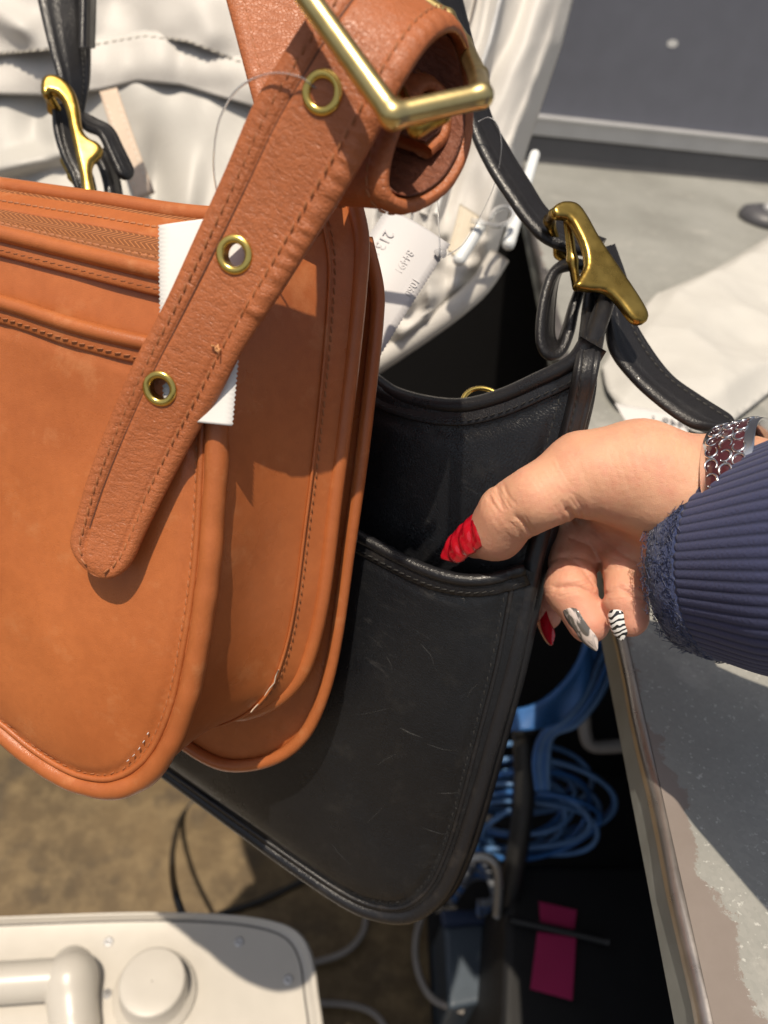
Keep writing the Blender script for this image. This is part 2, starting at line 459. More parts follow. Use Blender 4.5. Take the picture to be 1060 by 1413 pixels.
_g = ZINC.mix(_spc, (.34, .345, .325), (.40, .40, .375))
_g = ZINC.mix(ZINC.ramp(_nw, (.32, 0.), (.66, .9)), _g, (.25, .25, .23))
_g = ZINC.mix(ZINC.ramp(ZINC.noise(420, 3), (.63, 0.), (.70, .7)), _g, (.60, .60, .57))
_g = ZINC.mix(ZINC.ramp(_nz, (.56, 0.), (.70, .8)), _g, (.45, .44, .41))
_bb = ZINC.mix(_nz, (.20, .165, .145), (.30, .26, .235))
ZINC.set(Base__Color=ZINC.mix(_rub, _g, _bb), Roughness=ZINC.mix(_rub, ZINC.math('ADD', .38, ZINC.math('MULTIPLY', _nz, .25)), (.40, .40, .40)),
         Metallic=.12, Normal=ZINC.bump(ZINC.math('ADD', ZINC.math('MULTIPLY', _rub, -.6), _nz), .22, .001)); ZINC = ZINC.m
NOSE = plain('polished_steel_edge', (.50, .46, .43), .30, metal=.9, var=.15, bump=.2, bsc=90)
APRON = plain('grey_green_steel_apron', (.33, .35, .335), .55, metal=.25, var=.16, bump=.2, bsc=60)
tb = thing('metal_counter', 'grey galvanised metal counter with worn rounded edge under the sleeve', 'counter', (eb[0], eb[1], 0))
ang = math.atan2(en[1], en[0])
def local_counter(name, v, f, mat, smooth=False):
    """mesh built in the counter's own axes: x over the top, y along the edge"""
    me = bpy.data.meshes.new(name); me.from_pydata([tuple(map(float, q)) for q in v], [], f); me.update(); me.materials.append(mat)
    if smooth: me.polygons.foreach_set('use_smooth', [True]*len(me.polygons))
    o = bpy.data.objects.new(name, me); S.collection.objects.link(o); o.parent = tb; return o
tb.rotation_euler = (0, 0, ang)
y0, y1 = -.25, 1.45
X, Y = np.meshgrid(np.linspace(.0045, .95, 40), np.linspace(y0, y1, 60), indexing='ij')
zz = ZT+.0008*np.sin(X*9+Y*4)*np.cos(Y*5.0)
local_counter('counter_top', np.stack([X, Y, zz-.0008], -1).reshape(-1, 3), [q[::-1] for q in grid_faces(40, 60)][::1], ZINC, True)
if True:
    prof = [(.010, -.0010)]+[(.0045-.0045*math.sin(a), -.0055+.0045*math.cos(a)) for a in np.linspace(0, math.pi/2, 8)]+[(0.0, -.008)]
    V = np.array([[(x, y, ZT+z) for x, z in prof] for y in np.linspace(y0, y1, 80)]).reshape(-1, 3)
    for i in range(80):
        V[i*len(prof):(i+1)*len(prof), 0] += .0005*math.sin(i*1.7)+.0004*math.sin(i*.6)
    local_counter('steel_edge', V, grid_faces(80, len(prof)), NOSE, True)
    v, f = box_data((.0035, (y0+y1)/2, ZT-.008-.0105), R0, np.array([0, 1., 0]), Z, .003, y1-y0, .021); local_counter('apron', v, f, APRON)
    v, f = box_data((.055, (y0+y1)/2, ZT-.0265), R0, np.array([0, 1., 0]), Z, .10, y1-y0, .004); local_counter('apron_return', v, f, SHADE_BLK)
    v, f = box_data((.50, (y0+y1)/2, ZT-.0115), R0, np.array([0, 1., 0]), Z, .92, y1-y0-.02, .018); local_counter('core_board', v, f, SHADE_BLK)
    v, f = box_data((.42, (y0+y1)/2, (ZT-.05)/2), R0, np.array([0, 1., 0]), Z, .02, y1-y0, ZT-.05); local_counter('shade_board', v, f, SHADE_BLK)  # added board that keeps the space under the counter dark
    v, f = box_data((.20, .62, (ZT-.05)/2), R0, np.array([0, 1., 0]), Z, .36, .02, ZT-.05); local_counter('side_board', v, f, SHADE_BLK)

# ------------------------------------------------------------------ tan handbag
bf = Plane(P(295, 700, .27), 22, 25)
tan_root = thing('handbag', 'tan leather handbag with zip top, outer slip pocket and rolled buckle strap', 'handbag', bf.q-Z*.18)
rt = bf.sts([(306, 392), (308, 470), (308, 590), (303, 700), (295, 800), (280, 900), (262, 980), (236, 1040), (206, 1074), (165, 1091), (120, 1086), (80, 1068), (40, 1041), (0, 1008)])
dl = nrm(rt[-1]-rt[-3])
Wd = .198
left = [(-.105, rt[-1][1]+.003), (-Wd+.035, rt[-1][1]+.008), (-Wd+.010, rt[-1][1]+.022), (-Wd, rt[-1][1]+.06), (-Wd, -.03), (-Wd+.005, .05)]
tl = bf.st(0, 322); tr = bf.st(220, 375); sl_ = (tr[1]-tl[1])/(tr[0]-tl[0])
top = [(-Wd+.006, tl[1]+sl_*(-Wd-tl[0])), tl, tr]
corner = [bf.st(285, 386)]
edge_open = catmull(np.vstack([rt, left]), 260)               # right side, bottom, left side (clockwise)
top_c = catmull(np.array(top+corner+[tuple(rt[0])]), 60)
out = np.vstack([edge_open, top_c[:-1]])
lipp = bf.sts([(0, 412), (60, 428), (130, 451), (200, 470), (305, 494)])
lip_l = (-Wd+.003, lipp[0][1]+(-Wd-lipp[0][0])*(lipp[1][1]-lipp[0][1])/(lipp[1][0]-lipp[0][0]))
lip = catmull(np.vstack([[lip_l], lipp]), 90)
lip_y = lambda s: np.interp(s, lip[:, 0], lip[:, 1])
def pillow(amp=.010, wdt=.030, gr=.0011, gd=.0105, base=0.0):
    def h(q, d):
        n = np.array([mnoise.noise(Vector((a[0]*22, a[1]*22, 3.1))) for a in q])*.0010
        return base-.002+amp*(1-np.exp(-d/wdt))-gr*np.exp(-((d-gd)/.0018)**2)+n*np.clip(d/.02, 0, 1)
    return h
nz0 = lambda q: np.array([mnoise.noise(Vector((a[0]*30, a[1]*30, 8.1))) for a in q])*.0012
# upper front (behind the pocket) and pocket panel
up_poly = np.vstack([top_c, edge_open[:0]])
def sub_poly(sel): return out[sel]
hp = pillow()
above = np.array([p[1] > lip_y(p[0])-.02 for p in out])
poly_up = out.copy(); poly_up[:, 1] = np.maximum(poly_up[:, 1], lip_y(poly_up[:, 0])-.02)
def dedupe(p):
    keep = [0]
    for i in range(1, len(p)):
        if np.linalg.norm(p[i]-p[keep[-1]]) > 2e-4: keep.append(i)
    return p[keep]
fp = panel('front_panel', bf, dedupe(poly_up), TAN, tan_root, lambda q, d: .0008+.004*(1-np.exp(-np.clip(top_c[:, 1].mean()-q[:, 1], 0, 1)/.03))+nz0(q), sp=.003)
low = dedupe(np.vstack([edge_open[(edge_open[:, 1] < lip_y(edge_open[:, 0]))], lip]))
es = edge_open[edge_open[:, 1] < lip_y(edge_open[:, 0])]
def hpock(q, d):
    de = dist_poly(q, es, False)
    n = np.array([mnoise.noise(Vector((a[0]*22, a[1]*22, 3.1))) for a in q])*.0012
    dt = lip_y(q[:, 0])-q[:, 1]
    return .0012+.011*(1-np.exp(-de/.028))-.0016*np.exp(-((de-.0088)/.0014)**2)+n*np.clip(de/.02, 0, 1)-.0008*np.exp(-((dt-.008)/.0012)**2)
pk = panel('pocket_panel', bf, low, TAN, tan_root, hpock, sp=.0022)
def on_panel(c, hf, extra=0.0):
    return bf.w(c, hf(c, np.zeros(len(c)))+extra)
lc3 = on_panel(lip, hpock, .0004)
tube('pocket_lip', lc3, .0028, TAN_P, tan_root, seg=12)
ribbon('lip_band', on_panel(lip, hpock, .0004), on_panel(inset(lip, -.0074), hpock, .0006), TAN_P, tan_root, .0018, cat=False, m=10, flip=True)
l2 = inset(lip, -.0052); stitches('stitching', on_panel(l2, hpock, .0014), bf.n, THREAD_T, pk)
# piping round the front
pip = edge_open[2:-4]
tube('piping', bf.w(inset(pip, -.0015), .0012)+.0005*np.array([[mnoise.noise(Vector((i*.13, k_, 0))) for k_ in (0, 5, 9)] for i in range(len(pip))]), .0042+.0004*np.array([mnoise.noise(Vector((i*.22, 3, 1))) for i in range(len(pip))]), TAN_P, tan_root, seg=14)
sc_ = inset(es, -.0086); stitches('stitching', on_panel(sc_, hpock, .0006), bf.n, THREAD_T, pk)
bead = inset(es, -.0066); tube('piping_seam', on_panel(bead, hpock, -.0006), .0013, TAN_P, pk, seg=8)
# broken stitch thread near the corner
j = np.argmin(np.linalg.norm(edge_open-np.array(bf.st(215, 1030)), axis=1)); brk = inset(es, -.0104)[max(0, j-16):j-2]
stitches('worn_thread', on_panel(brk, hpock, .0008), bf.n, PAPER, pk, ln=.0016, gap=.0026, wd=.00018, skew=0)
# front top rail with its stitched band
rail = top_c.copy(); rail3 = bf.w(rail, .003)
ribbon('rail_band', bf.w(rail, .0026), bf.w(inset(rail, -.0080), .0030), TAN_P, tan_root, .0020, cat=False, m=10, flip=True)
tube('front_rail', rail3, .0032, TAN_P, tan_root, seg=12)
stitches('stitching', bf.w(inset(rail, -.0056), .0039), bf.n, THREAD_T, fp)
# rear panel of the gusset
br = Plane(P(465, 700, .314), 22, 25)
rr = br.sts([(492, 268), (505, 330), (502, 400), (492, 500), (480, 600), (467, 700), (455, 800), (442, 870), (424, 925), (399, 957), (370, 975), (335, 985), (290, 980), (240, 955), (190, 915)])
rear_edge = catmull(rr, 200)
fr_c = catmull(rt, 200)
# gusset: ruled between the two outlines, sagging inward a little
fa, ra = resample(fr_c, 90), resample(rear_edge, 90)
F3, G3 = bf.w(fa, -.0035), br.w(ra, .0025)
nv = 22; tt = np.linspace(0, 1, nv)
mid = nrm(np.cross(np.gradient(F3, axis=0), G3-F3))
sag = (np.sin(math.pi*tt)*.0045)
Gv = F3[:, None]*(1-tt)[None, :, None]+G3[:, None]*tt[None, :, None]
cen = (F3.mean(0)+G3.mean(0))/2+np.array([-.1, .03, .0]); sg = np.sign(((cen-(F3+G3)/2)*mid).sum(1))
Gv = Gv+sag[None, :, None]*(mid*np.median(sg))[:, None]
gfac = grid_faces(90, nv)
gus = mesh('gusset', Gv.reshape(-1, 3), gfac, TAN, tan_root)
gmid = mid*np.median(sg)
tube('gusset_piping', br.w(inset(rear_edge, -.0010), .0025), .0033, TAN_P, tan_root, seg=12)
k = .80; l3 = (F3*(1-k)+G3*k)-gmid*.0006+gmid*math.sin(math.pi*k)*.0045
stitches('stitching', l3, -gmid, THREAD_T, gus)
k = .76; l3 = (F3*(1-k)+G3*k)+gmid*(math.sin(math.pi*k)*.0045-.0006)
tube('seam_ridge', l3, .0007, TAN_P, gus, seg=6)
k = .745; wl = ((F3*(1-k)+G3*k)+gmid*(math.sin(math.pi*k)*.0045-.0010))[55:64]
k2 = .80
tube('worn_edge', wl+rng.normal(0, .0003, wl.shape), .00030, plain('worn_pale_edge', (.60, .48, .37), .8), gus, seg=6)
# back panel, hanging a little lower
bk = Plane(br.q-br.n*.015, 22, 25)
bo = bk.sts([(505, 330), (520, 395), (520, 440), (512, 520), (498, 640), (481, 760), (464, 880), (447, 955), (421, 1012), (382, 1045), (330, 1057), (285, 1046), (220, 1002), (150, 950)])
be = catmull(bo, 160)
cl = np.vstack([be, [be[-1]+[-.10, .02], be[-1]+[-.105, .12], bk.st(0, 300), bk.st(275, 330)]])
panel('back_panel', bk, dedupe(cl), TAN, tan_root, pillow(.004, .02, .0008, .012), sp=.0035, thick=.003)
tube('back_piping', bk.w(be, .0), .0030, TAN_P, tan_root, seg=10)
# zip between the rails
rb = br.sts([(-160, 238), (0, 262), (140, 283), (275, 303), (400, 305), (490, 285)])
rbc = catmull(rb, 60); rb3 = br.w(rbc, 0)
tube('rear_rail', rb3+Z*.002, .0038, TAN_P, tan_root, seg=12)
ff = bf.w(resample(np.array(top+corner+[tuple(rt[0])]), 60), .001)
hh = np.linspace(0, 1, 24); prof_z = .0025*np.cos(hh*math.pi*2)-.004*np.sin(hh*math.pi)
Zv = ff[:, None]*(1-hh)[None, :, None]+rb3[:, None]*hh[None, :, None]+prof_z[None, :, None]*Z
dz = np.linalg.norm(rb3-ff, axis=1)
uvz = np.stack([np.repeat(np.r_[0, np.cumsum(np.linalg.norm(np.diff(ff, axis=0), axis=1))], 24), (hh[None]*dz[:, None]).ravel()], 1)
ZIP = M_('tan_zip_tape')
_u = ZIP.n('SeparateXYZ', Vector=ZIP.x.outputs['UV'])
_row = ZIP.math('PINGPONG', _u.outputs[1], .0042)
_hb = ZIP.math('SINE', ZIP.math('MULTIPLY', ZIP.math('ADD', _u.outputs[0], _row), 2*math.pi/.0021))
_hs = ZIP.ramp(_hb, (.25, 0.), (.75, 1.))
ZIP.set(Base__Color=ZIP.mix(_hs, (.20, .065, .018), (.42, .16, .052)), Roughness=.7, Normal=ZIP.bump(_hs, .6, .0005)); ZIP = ZIP.m
zf = grid_faces(60, 24)
zp = mesh('zip_tape', Zv.reshape(-1, 3), [q[::-1] for q in zf], ZIP, tan_root, uv=uvz)
e1 = ff*.86+rb3*.14+Z*.0012; stitches('stitching', ff*.90+rb3*.10+Z*.0022, Z, THREAD_T, zp)
w_in = ff*.28+rb3*.72-Z*.0015
R_a = ff*.30+rb3*.70-Z*.0042; R_b = ff*.04+rb3*.96+Z*.001
ribbon('rear_facing', R_a, R_b, TAN_P, tan_root, .002, cat=False, flip=False)
stitches('stitching', ff*.22+rb3*.78-Z*.0010, Z, THREAD_T, zp)
# filler inside so that the bag is closed from above

FLOOR_SHADE = plain('floor_shade_black', (.008, .008, .009), .8)
v, f = prism(np.array([onz(x, y, .006) for x, y in ((560, 960), (585, 1150), (598, 1440), (1300, 1500), (1300, 900), (700, 860))]), (0, 0, -.0055))
struct(mesh('floor_shade_sheet', v, f, FLOOR_SHADE, smooth=False))  # black sheet painting the shade on the floor under the counter

# tan strap tail, with eyelets
def cut(o, cutters):
    for c in cutters:
        md = o.modifiers.new('cut', 'BOOLEAN'); md.operation = 'DIFFERENCE'; md.solver = 'EXACT'; md.object = c
    dg = bpy.context.evaluated_depsgraph_get(); dg.update()
    me = bpy.data.meshes.new_from_object(o.evaluated_get(dg)); o.modifiers.clear(); o.data = me
    for c in cutters: bpy.data.objects.remove(c)
TL_ = [(88, 772, .270), (99, 735, .2685), (120, 662, .264), (153, 576, .258), (188, 495, .2515), (227, 419, .2455), (267, 331, .239), (311, 236, .232), (352, 142, .224), (398, 64, .217), (440, 0, .214), (474, -40, .220), (500, -50, .236), (520, -20, .250), (526, 50, .258), (520, 120, .259), (502, 200, .257), (468, 266, .252), (436, 268, .247), (434, 216, .244), (452, 138, .247), (480, 84, .252), (506, 100, .256), (508, 150, .256), (488, 178, .252)]
TR_ = [(172, 816, .270), (192, 757, .2685), (226, 686, .264), (266, 610, .258), (303, 546, .2515), (337, 482, .2455), (389, 404, .2385), (438, 326, .231), (488, 246, .223), (530, 170, .2165), (562, 108, .2135), (596, 60, .217), (628, 44, .227), (646, 76, .238), (652, 136, .244), (648, 202, .243), (620, 256, .239), (574, 282, .233), (540, 266, .229), (540, 222, .227), (562, 160, .231), (592, 122, .238), (618, 140, .242), (618, 184, .241), (596, 208, .237)]
def strap_prof(w_):
    t = .5*(1-np.abs(w_)**6)**.5
    return t-.22*np.exp(-((w_+.50)/.035)**2)+.10*np.exp(-((np.abs(w_)-.82)/.14)**2)-.10*np.exp(-((w_-.56)/.05)**2)
S0 = [None]
def strap_h(s, w_):
    s0 = .108
    on_ = 1/(1+np.exp(-(s-s0)/.0004))*(1/(1+np.exp(-(w_-.55)/.02)))
    wr = np.sin(s*2*math.pi/.0052+2*np.sin(s*190))*np.exp(-((w_-.80)/.17)**2)
    wr2 = np.sin(s*2*math.pi/.0037+1.5*np.sin(s*310))*np.exp(-((w_+.82)/.14)**2)
    return on_*(.0008+.00020*wr)+.00006*wr2+.0004*np.sin(s*70)*w_
st_o, st = ribbon('strap_tail', PP(TL_), PP(TR_), TAN_S, tan_root, .0042, n=540, m=56, prof=strap_prof, hfun=strap_h, round0=.0125)
if st['N'][150]@FW > 0:
    bpy.data.objects.remove(st_o)
    st_o, st = ribbon('strap_tail', PP(TL_), PP(TR_), TAN_S, tan_root, .0042, n=540, m=56, prof=strap_prof, hfun=strap_h, round0=.0125, flip=True)
def on_strap(px, py):
    d = np.array([np.linalg.norm(np.cross(c-CC, nrm(ray(px, py)))) for c in st['C'][:260]]); i = int(np.argmin(d))
    p = on(px, py, st['C'][i], st['N'][i]); return p, st['N'][i], nrm(st['W'][i])
eyes = [(448, 130, .0057), (327, 352, .0056), (224, 535, .0055)]
cuts = []
for px, py, r in eyes:
    p, n_, w_ = on_strap(px, py)
    v, f, _ = tube_data([p-n_*.006, p+n_*.006], r*.70, 24, up=w_)
    cuts.append(mesh('cutter', v, f, None))
cut(st_o, cuts)
def torus(name, c, n_, r, rr, mat, parent, a=None, flat=1.0, nu=40, nv=12):
    x = a if a is not None else nrm(np.cross(n_, Z+.1*R0)); x = nrm(x-n_*(x@n_)); y = np.cross(n_, x)
    u = np.linspace(0, 2*math.pi, nu, endpoint=False)
    vv = np.linspace(0, 2*math.pi, nv, endpoint=False)
    rad = np.cos(u)[:, None]*x+np.sin(u)[:, None]*y
    V = c+rad[:, None]*(r+rr*np.cos(vv))[None, :, None]+(flat*rr*np.sin(vv))[None, :, None]*n_
    return mesh(name, V.reshape(-1, 3), grid_faces(nu, nv, True, True), mat, parent)
BRASS_E = plain('bright_brass', (.80, .58, .16), .22, metal=1, var=.12, bump=.08, bsc=200)
for px, py, r in eyes:
    p, n_, w_ = on_strap(px, py)
    e = torus('eyelet', p+n_*.0021, n_, r*.84, r*.235, BRASS_E, tan_root, w_, .75)
    v, f, _ = tube_data([p-n_*.0028, p+n_*.0022], r*.665, 28, up=w_)
    mesh('eyelet_barrel', v, f[:-2], BRASS_D, e)
    if px == 448:
        th = np.linspace(0, 2*math.pi, 20, endpoint=False); y_ = np.cross(n_, w_)
        mesh('eyelet_backing', [p-n_*.0024+r*.66*(math.cos(a)*w_+math.sin(a)*y_) for a in th], [tuple(range(20))], TAN_D, e)
# stitch rows on the strap
for wv, a, b in ((-.70, 6, 530), (.60, 6, 530)):
    ww = np.linalg.norm(st['W'], axis=1); full = ww.max()*.98
    of = np.where(st['s'] < .03, np.clip(np.minimum(abs(wv)*ww.max()*.9, ww-.0042), 0, 1)/np.maximum(ww, 1e-5), abs(wv))
    bl = np.clip((st['s']-.02)/.02, 0, 1); of = of*(1-bl)+abs(wv)*bl
    a = int(np.argmax(ww > .0068))
    side = st['C']+(np.sign(wv)*of)[:, None]*st['W']+st['N']*.0026; side = side[a:b]
    if wv > 0:
        ss = st['s'][a:b]; side = side+(1/(1+np.exp(-(ss-.108)/.0006))*.0008)[:, None]*st['N'][a:b]
    stitches('stitching', side, st['N'][a:b], THREAD_T, st_o, ln=.0026, gap=.0012, wd=.0004, ht=.0003)
i0, i1 = 6, 14
ang_ = np.linspace(-1, 1, 24)
# frayed notch where the doubled edge ends
p, n_, w_ = on_strap(300, 478)
FRAY = plain('frayed_tan_thread', (.60, .30, .13), .7)
for q in range(6):
    a = p+n_*.0024+w_*rng.uniform(-.002, .003)
    tube('frayed_thread', catmull([a, a+rng.normal(0, .0006, 3)+n_*.0004, a+rng.normal(0, .0011, 3)+n_*.0005], 8), .00026, FRAY, st_o, seg=5)
# strap going up behind the buckle
L = PP([(296, -60, .262), (312, 0, .26), (332, 75, .257), (352, 150, .254), (372, 220, .252)]); R_ = PP([(446, -60, .265), (450, 0, .262), (455, 75, .259), (462, 150, .257), (468, 220, .255)])
o2, r2 = ribbon('strap_run', L, R_, TAN_S, tan_root, .004, n=60, m=30, prof=strap_prof)
if r2['N'][20]@FW > 0:
    bpy.data.objects.remove(o2); o2, r2 = ribbon('strap_run', L, R_, TAN_S, tan_root, .004, n=60, m=30, prof=strap_prof, flip=True)
stitches('stitching', r2['C']-.66*r2['W']+r2['N']*.0022, r2['N'], THREAD_T, o2)
# suede-like inner face of the rolled part, and a dark line painting the shade in the fold
q0 = 270
ribbon('roll_lining', st['C'][q0:]-.93*st['W'][q0:]-st['N'][q0:]*.0024, st['C'][q0:]+.90*st['W'][q0:]-st['N'][q0:]*.0024, TAN_D, st_o, .0008, m=10, cat=False)
tube('crease_shade', st['C'][24:330]-.50*st['W'][24:330]+st['N'][24:330]*.0012, .00042, plain('crease_shade_brown', (.10, .034, .016), .7), st_o, seg=6)
# brass roller buckle
bA, bB, bC, bD = P(398, -40, .203), P(542, 160, .1985), P(664, 133, .2035), P(548, -52, .240)
blob('buckle_frame', [(bA, bB, .0031, .0034), (bB, bC, .0033, .0031)]+chain(PP([(664, 131, .2035), (660, 106, .226), (640, 62, .248), (618, 24, .256), (566, -8, .262), (430, -120, .245)]), [.003, .0029, .0027, .0025, .0025, .0026])+[(P(430, -120, .245), bA, .0026, .003)], BRASS, tan_root, h=.0006, k=.0016)
blob('buckle_prong', [(P(575, 176, .215), P(612, 160, .214), .0022, .0022), (P(575, 176, .215), P(548, 120, .222), .0022, .002)], BRASS_D, tan_root, h=.0006)

# paper label tucked behind the strap
def serrated(name, c4, mat, rows=90, cols=8, bend=.004, teeth=.0006, ldir=None, **k):
    a, b, c, d = c4                                              # TL TR BR BL
    V = []
    n_ = nrm(np.cross(b-a, d-a))
    for i in range(rows):
        t = i/(rows-1); l = a+(d-a)*t; r = b+(c-b)*t; e = nrm(r-l)
        l = l+e*(teeth if i % 2 else 0); r = r-e*(teeth if i % 2 else 0)
        for j in range(cols):
            s = j/(cols-1); V.append(l+(r-l)*s+n_*bend*(math.sin(math.pi*t)*.7+.5*math.sin(math.pi*s)))
    o = mesh(name, V, grid_faces(rows, cols), mat, **k); solid(o, .0002, 0); return o
lab = thing('price_label', 'white serrated paper label tucked behind the tan strap tail', 'label', P(270, 590, .2535))
serrated('paper', [P(218, 311, .2535), P(352, 296, .2525), P(322, 588, .2535), P(226, 578, .2565)], PAPER, bend=-.002, parent=lab)
tube('clear_loop', PP([(436, 122, .2165), (412, 106, .2145), (372, 102, .2165), (330, 121, .2235), (305, 160, .2325), (296, 205, .240), (297, 250, .2475), (310, 300, .253)]), .00035, PLASTIC_CLEAR, lab, seg=8, n=50)

# ------------------------------------------------------------------ black shoulder bag
kb = Plane(P(760, 720, .332), 25, 25)
blk = thing('shoulder_bag', 'black worn leather shoulder bag with thumb in its outer pocket', 'shoulder bag', kb.q-Z*.22)
kr = kb.sts([(812, 470), (812, 520), (796, 590), (772, 670), (748, 760), (733, 830), (714, 920), (690, 1010), (664, 1105), (640, 1180), (614, 1232), (575, 1262), (528, 1262), (478, 1242), (400, 1190), (320, 1132), (230, 1066)])
lft = [(-.225, kr[-1][1]+.002), (-.238, kr[-1][1]+.03), (-.236, -.05), (-.232, .06)]
ktop = kb.sts([(420, 450), (510, 522), (545, 543), (590, 556), (640, 560), (690, 548), (740, 526), (790, 500), (812, 470)])
kedge = catmull(np.vstack([kr, lft]), 260)
ktc = catmull(np.vstack([[lft[-1]], [(-.17, .035)], [(-.12, .02)], ktop[1:]]), 90)
kout = dedupe(np.vstack([kedge, ktc[1:-1]]))
kl = kb.sts([(485, 712), (540, 744), (600, 772), (650, 787), (690, 789), (730, 780)])
kl_l = np.array([[-.232, kl[0][1]+.014], [-.16, kl[0][1]+.012]])
klip = catmull(np.vstack([kl_l, kl]), 110)
kly = lambda s: np.interp(s, klip[:, 0], klip[:, 1])
nz2 = lambda q, a=.0016, sc=16, z=1.7: np.array([mnoise.noise(Vector((p[0]*sc, p[1]*sc, z))) for p in q])*a
def kup(q, d):
    de = dist_poly(q, kedge, False); dt = dist_poly(q, ktc, False)
    return -.001+.006*(1-np.exp(-de/.03))*np.clip((q[:, 1]-kly(q[:, 0])+.02)/.07, 0, 1)-.0014*np.exp(-((de-.0105)/.0018)**2)-.0012*np.exp(-((dt-.011)/.0018)**2)+nz2(q)
pu = kout.copy(); pu[:, 1] = np.maximum(pu[:, 1], kly(pu[:, 0])-.03)
kfp = panel('front_panel', kb, dedupe(pu), BLK, blk, kup, sp=.0028, thick=.0022)
kes = kedge[kedge[:, 1] < kly(kedge[:, 0])]
tk = kb.st(662, 770)
def kpk(q, d):
    de = dist_poly(q, kes, False); dt = kly(q[:, 0])-q[:, 1]
    gape = .006*np.exp(-((q[:, 0]-tk[0])/.028)**2)*np.exp(-np.clip(dt, 0, 1)/.045)
    return .0034+.009*(1-np.exp(-de/.035))-.0020*np.exp(-((de-.0105)/.0016)**2)+gape+(nz2(q, .0030, 13, 5.2)+nz2(q, .0080, 7, 2.2))*np.clip(de/.02, 0, 1)-.0008*np.exp(-((dt-.0085)/.0012)**2)
klow = dedupe(np.vstack([kes, klip]))
kpp = panel('pocket_panel', kb, klow, BLK, blk, kpk, sp=.0024)
kpkf = lambda c, e=0.0: kb.w(c, kpk(c, np.zeros(len(c)))+e)
tube('pocket_lip', kpkf(klip, -.0002), .0029, BLK_P, blk, seg=12)
stitches('stitching', kpkf(inset(klip, -.0056), .0015), kb.n, THREAD_B, kpp)
stitches('stitching', kpkf(inset(kes, -.0105), .0005), kb.n, THREAD_B, kpp)
tube('piping', np.vstack([catmull(np.vstack([PP([(838, 372, .346), (837, 410, .341)]), kb.w(inset(kedge, -.002)[3:4], .002)]), 30)[:-1], kb.w(inset(kedge, -.002)[3:], .002)]), .0042, BLK_P, blk, seg=14)
tube('piping_seam', kpkf(inset(kes, -.0078), -.0005), .0012, BLK_P, kpp, seg=8)
kuf = lambda c, e=0.0: kb.w(c, kup(c, np.zeros(len(c)))+e)
tube('top_rim', kb.w(ktc, .001), .0035, BLK_P, blk, seg=12)
ribbon('rim_band', kb.w(ktc, .0012), kuf(inset(ktc, -.0088), .0008), BLK_P, blk, .0020, cat=False, m=10, flip=True)
ribbon('lip_band', kpkf(klip, .0002), kpkf(inset(klip, -.0078), .0004), BLK_P, blk, .0018, cat=False, m=10, flip=True)
stitches('stitching', kuf(inset(ktc, -.0066), .0020), kb.n, THREAD_B, kfp)
eu = kedge[kedge[:, 1] > kly(kedge[:, 0])]; eu = eu[eu[:, 0] > -.1][8:]
stitches('stitching', kuf(inset(eu, -.0105), .0006), kb.n, THREAD_B, kfp)
# fine pale scratches on the pocket leather
SCR = plain('pale_scratch', (.050, .050, .050), .7)
sc_parts = []
for x0, y0_, x1, y1_, r_ in ((568, 988, 598, 1003, .00022), (598, 872, 618, 912, .00014), (552, 890, 560, 912, .00012), (560, 960, 500, 972, .00010), (628, 1104, 648, 1110, .00012), (612, 1082, 650, 1092, .0001), (520, 1120, 548, 1090, .0001),
                            (536, 1040, 566, 1022, .0001), (470, 1150, 496, 1180, .0001), (600, 1010, 640, 1024, .0001), (655, 950, 672, 930, .0001), (617, 808, 622, 800, .00025), (652, 814, 656, 820, .0002), (590, 1130, 628, 1150, .0001)):
    st2 = resample(kb.sts([(x0, y0_), ((x0+x1)/2+rng.uniform(-4, 4), (y0_+y1_)/2+rng.uniform(-4, 4)), (x1, y1_)]), 10)
    v, f, _ = tube_data(kpkf(st2, .0001), np.interp(np.linspace(0, 1, 10), [0, .3, 1], [.3, 1, .2])*r_, 5, up=kb.n); sc_parts.append((v, f))
v, f = join(sc_parts); mesh('scratches', v, f, SCR, kpp, kind='stuff')
# gusset and back
kbk = kb.off(-.012); gE = kedge
g0 = kb.w(gE, -.002); g1 = kbk.w(gE+np.array([-.001, -.006]), 0)
hh = np.linspace(0, 1, 8); GV = g0[:, None]*(1-hh)[None, :, None]+g1[:, None]*hh[None, :, None]
mesh('gusset', GV.reshape(-1, 3), grid_faces(len(gE), 8), BLK, blk)
tube('back_piping', kbk.w(gE+np.array([-.001, -.006]), 0), .0048, BLK_P, blk, seg=10)
bt = np.vstack([gE+np.array([-.001, -.006]), ktc[1:-1]+np.array([.0, -.010])])
panel('back_panel', kbk, dedupe(bt), BLK, blk, None, sp=.006, thick=.0022)
rim2 = kbk.w(ktc+np.array([0, -.010]), 0); tube('back_rim', rim2, .004, BLK_P, blk, seg=10)
# key ring standing behind the rim
c = P(667, 560, .352); torus('key_ring', c, nrm(-FW+.5*UP+.1*RT), .0098, .0011, BRASS_E, blk)
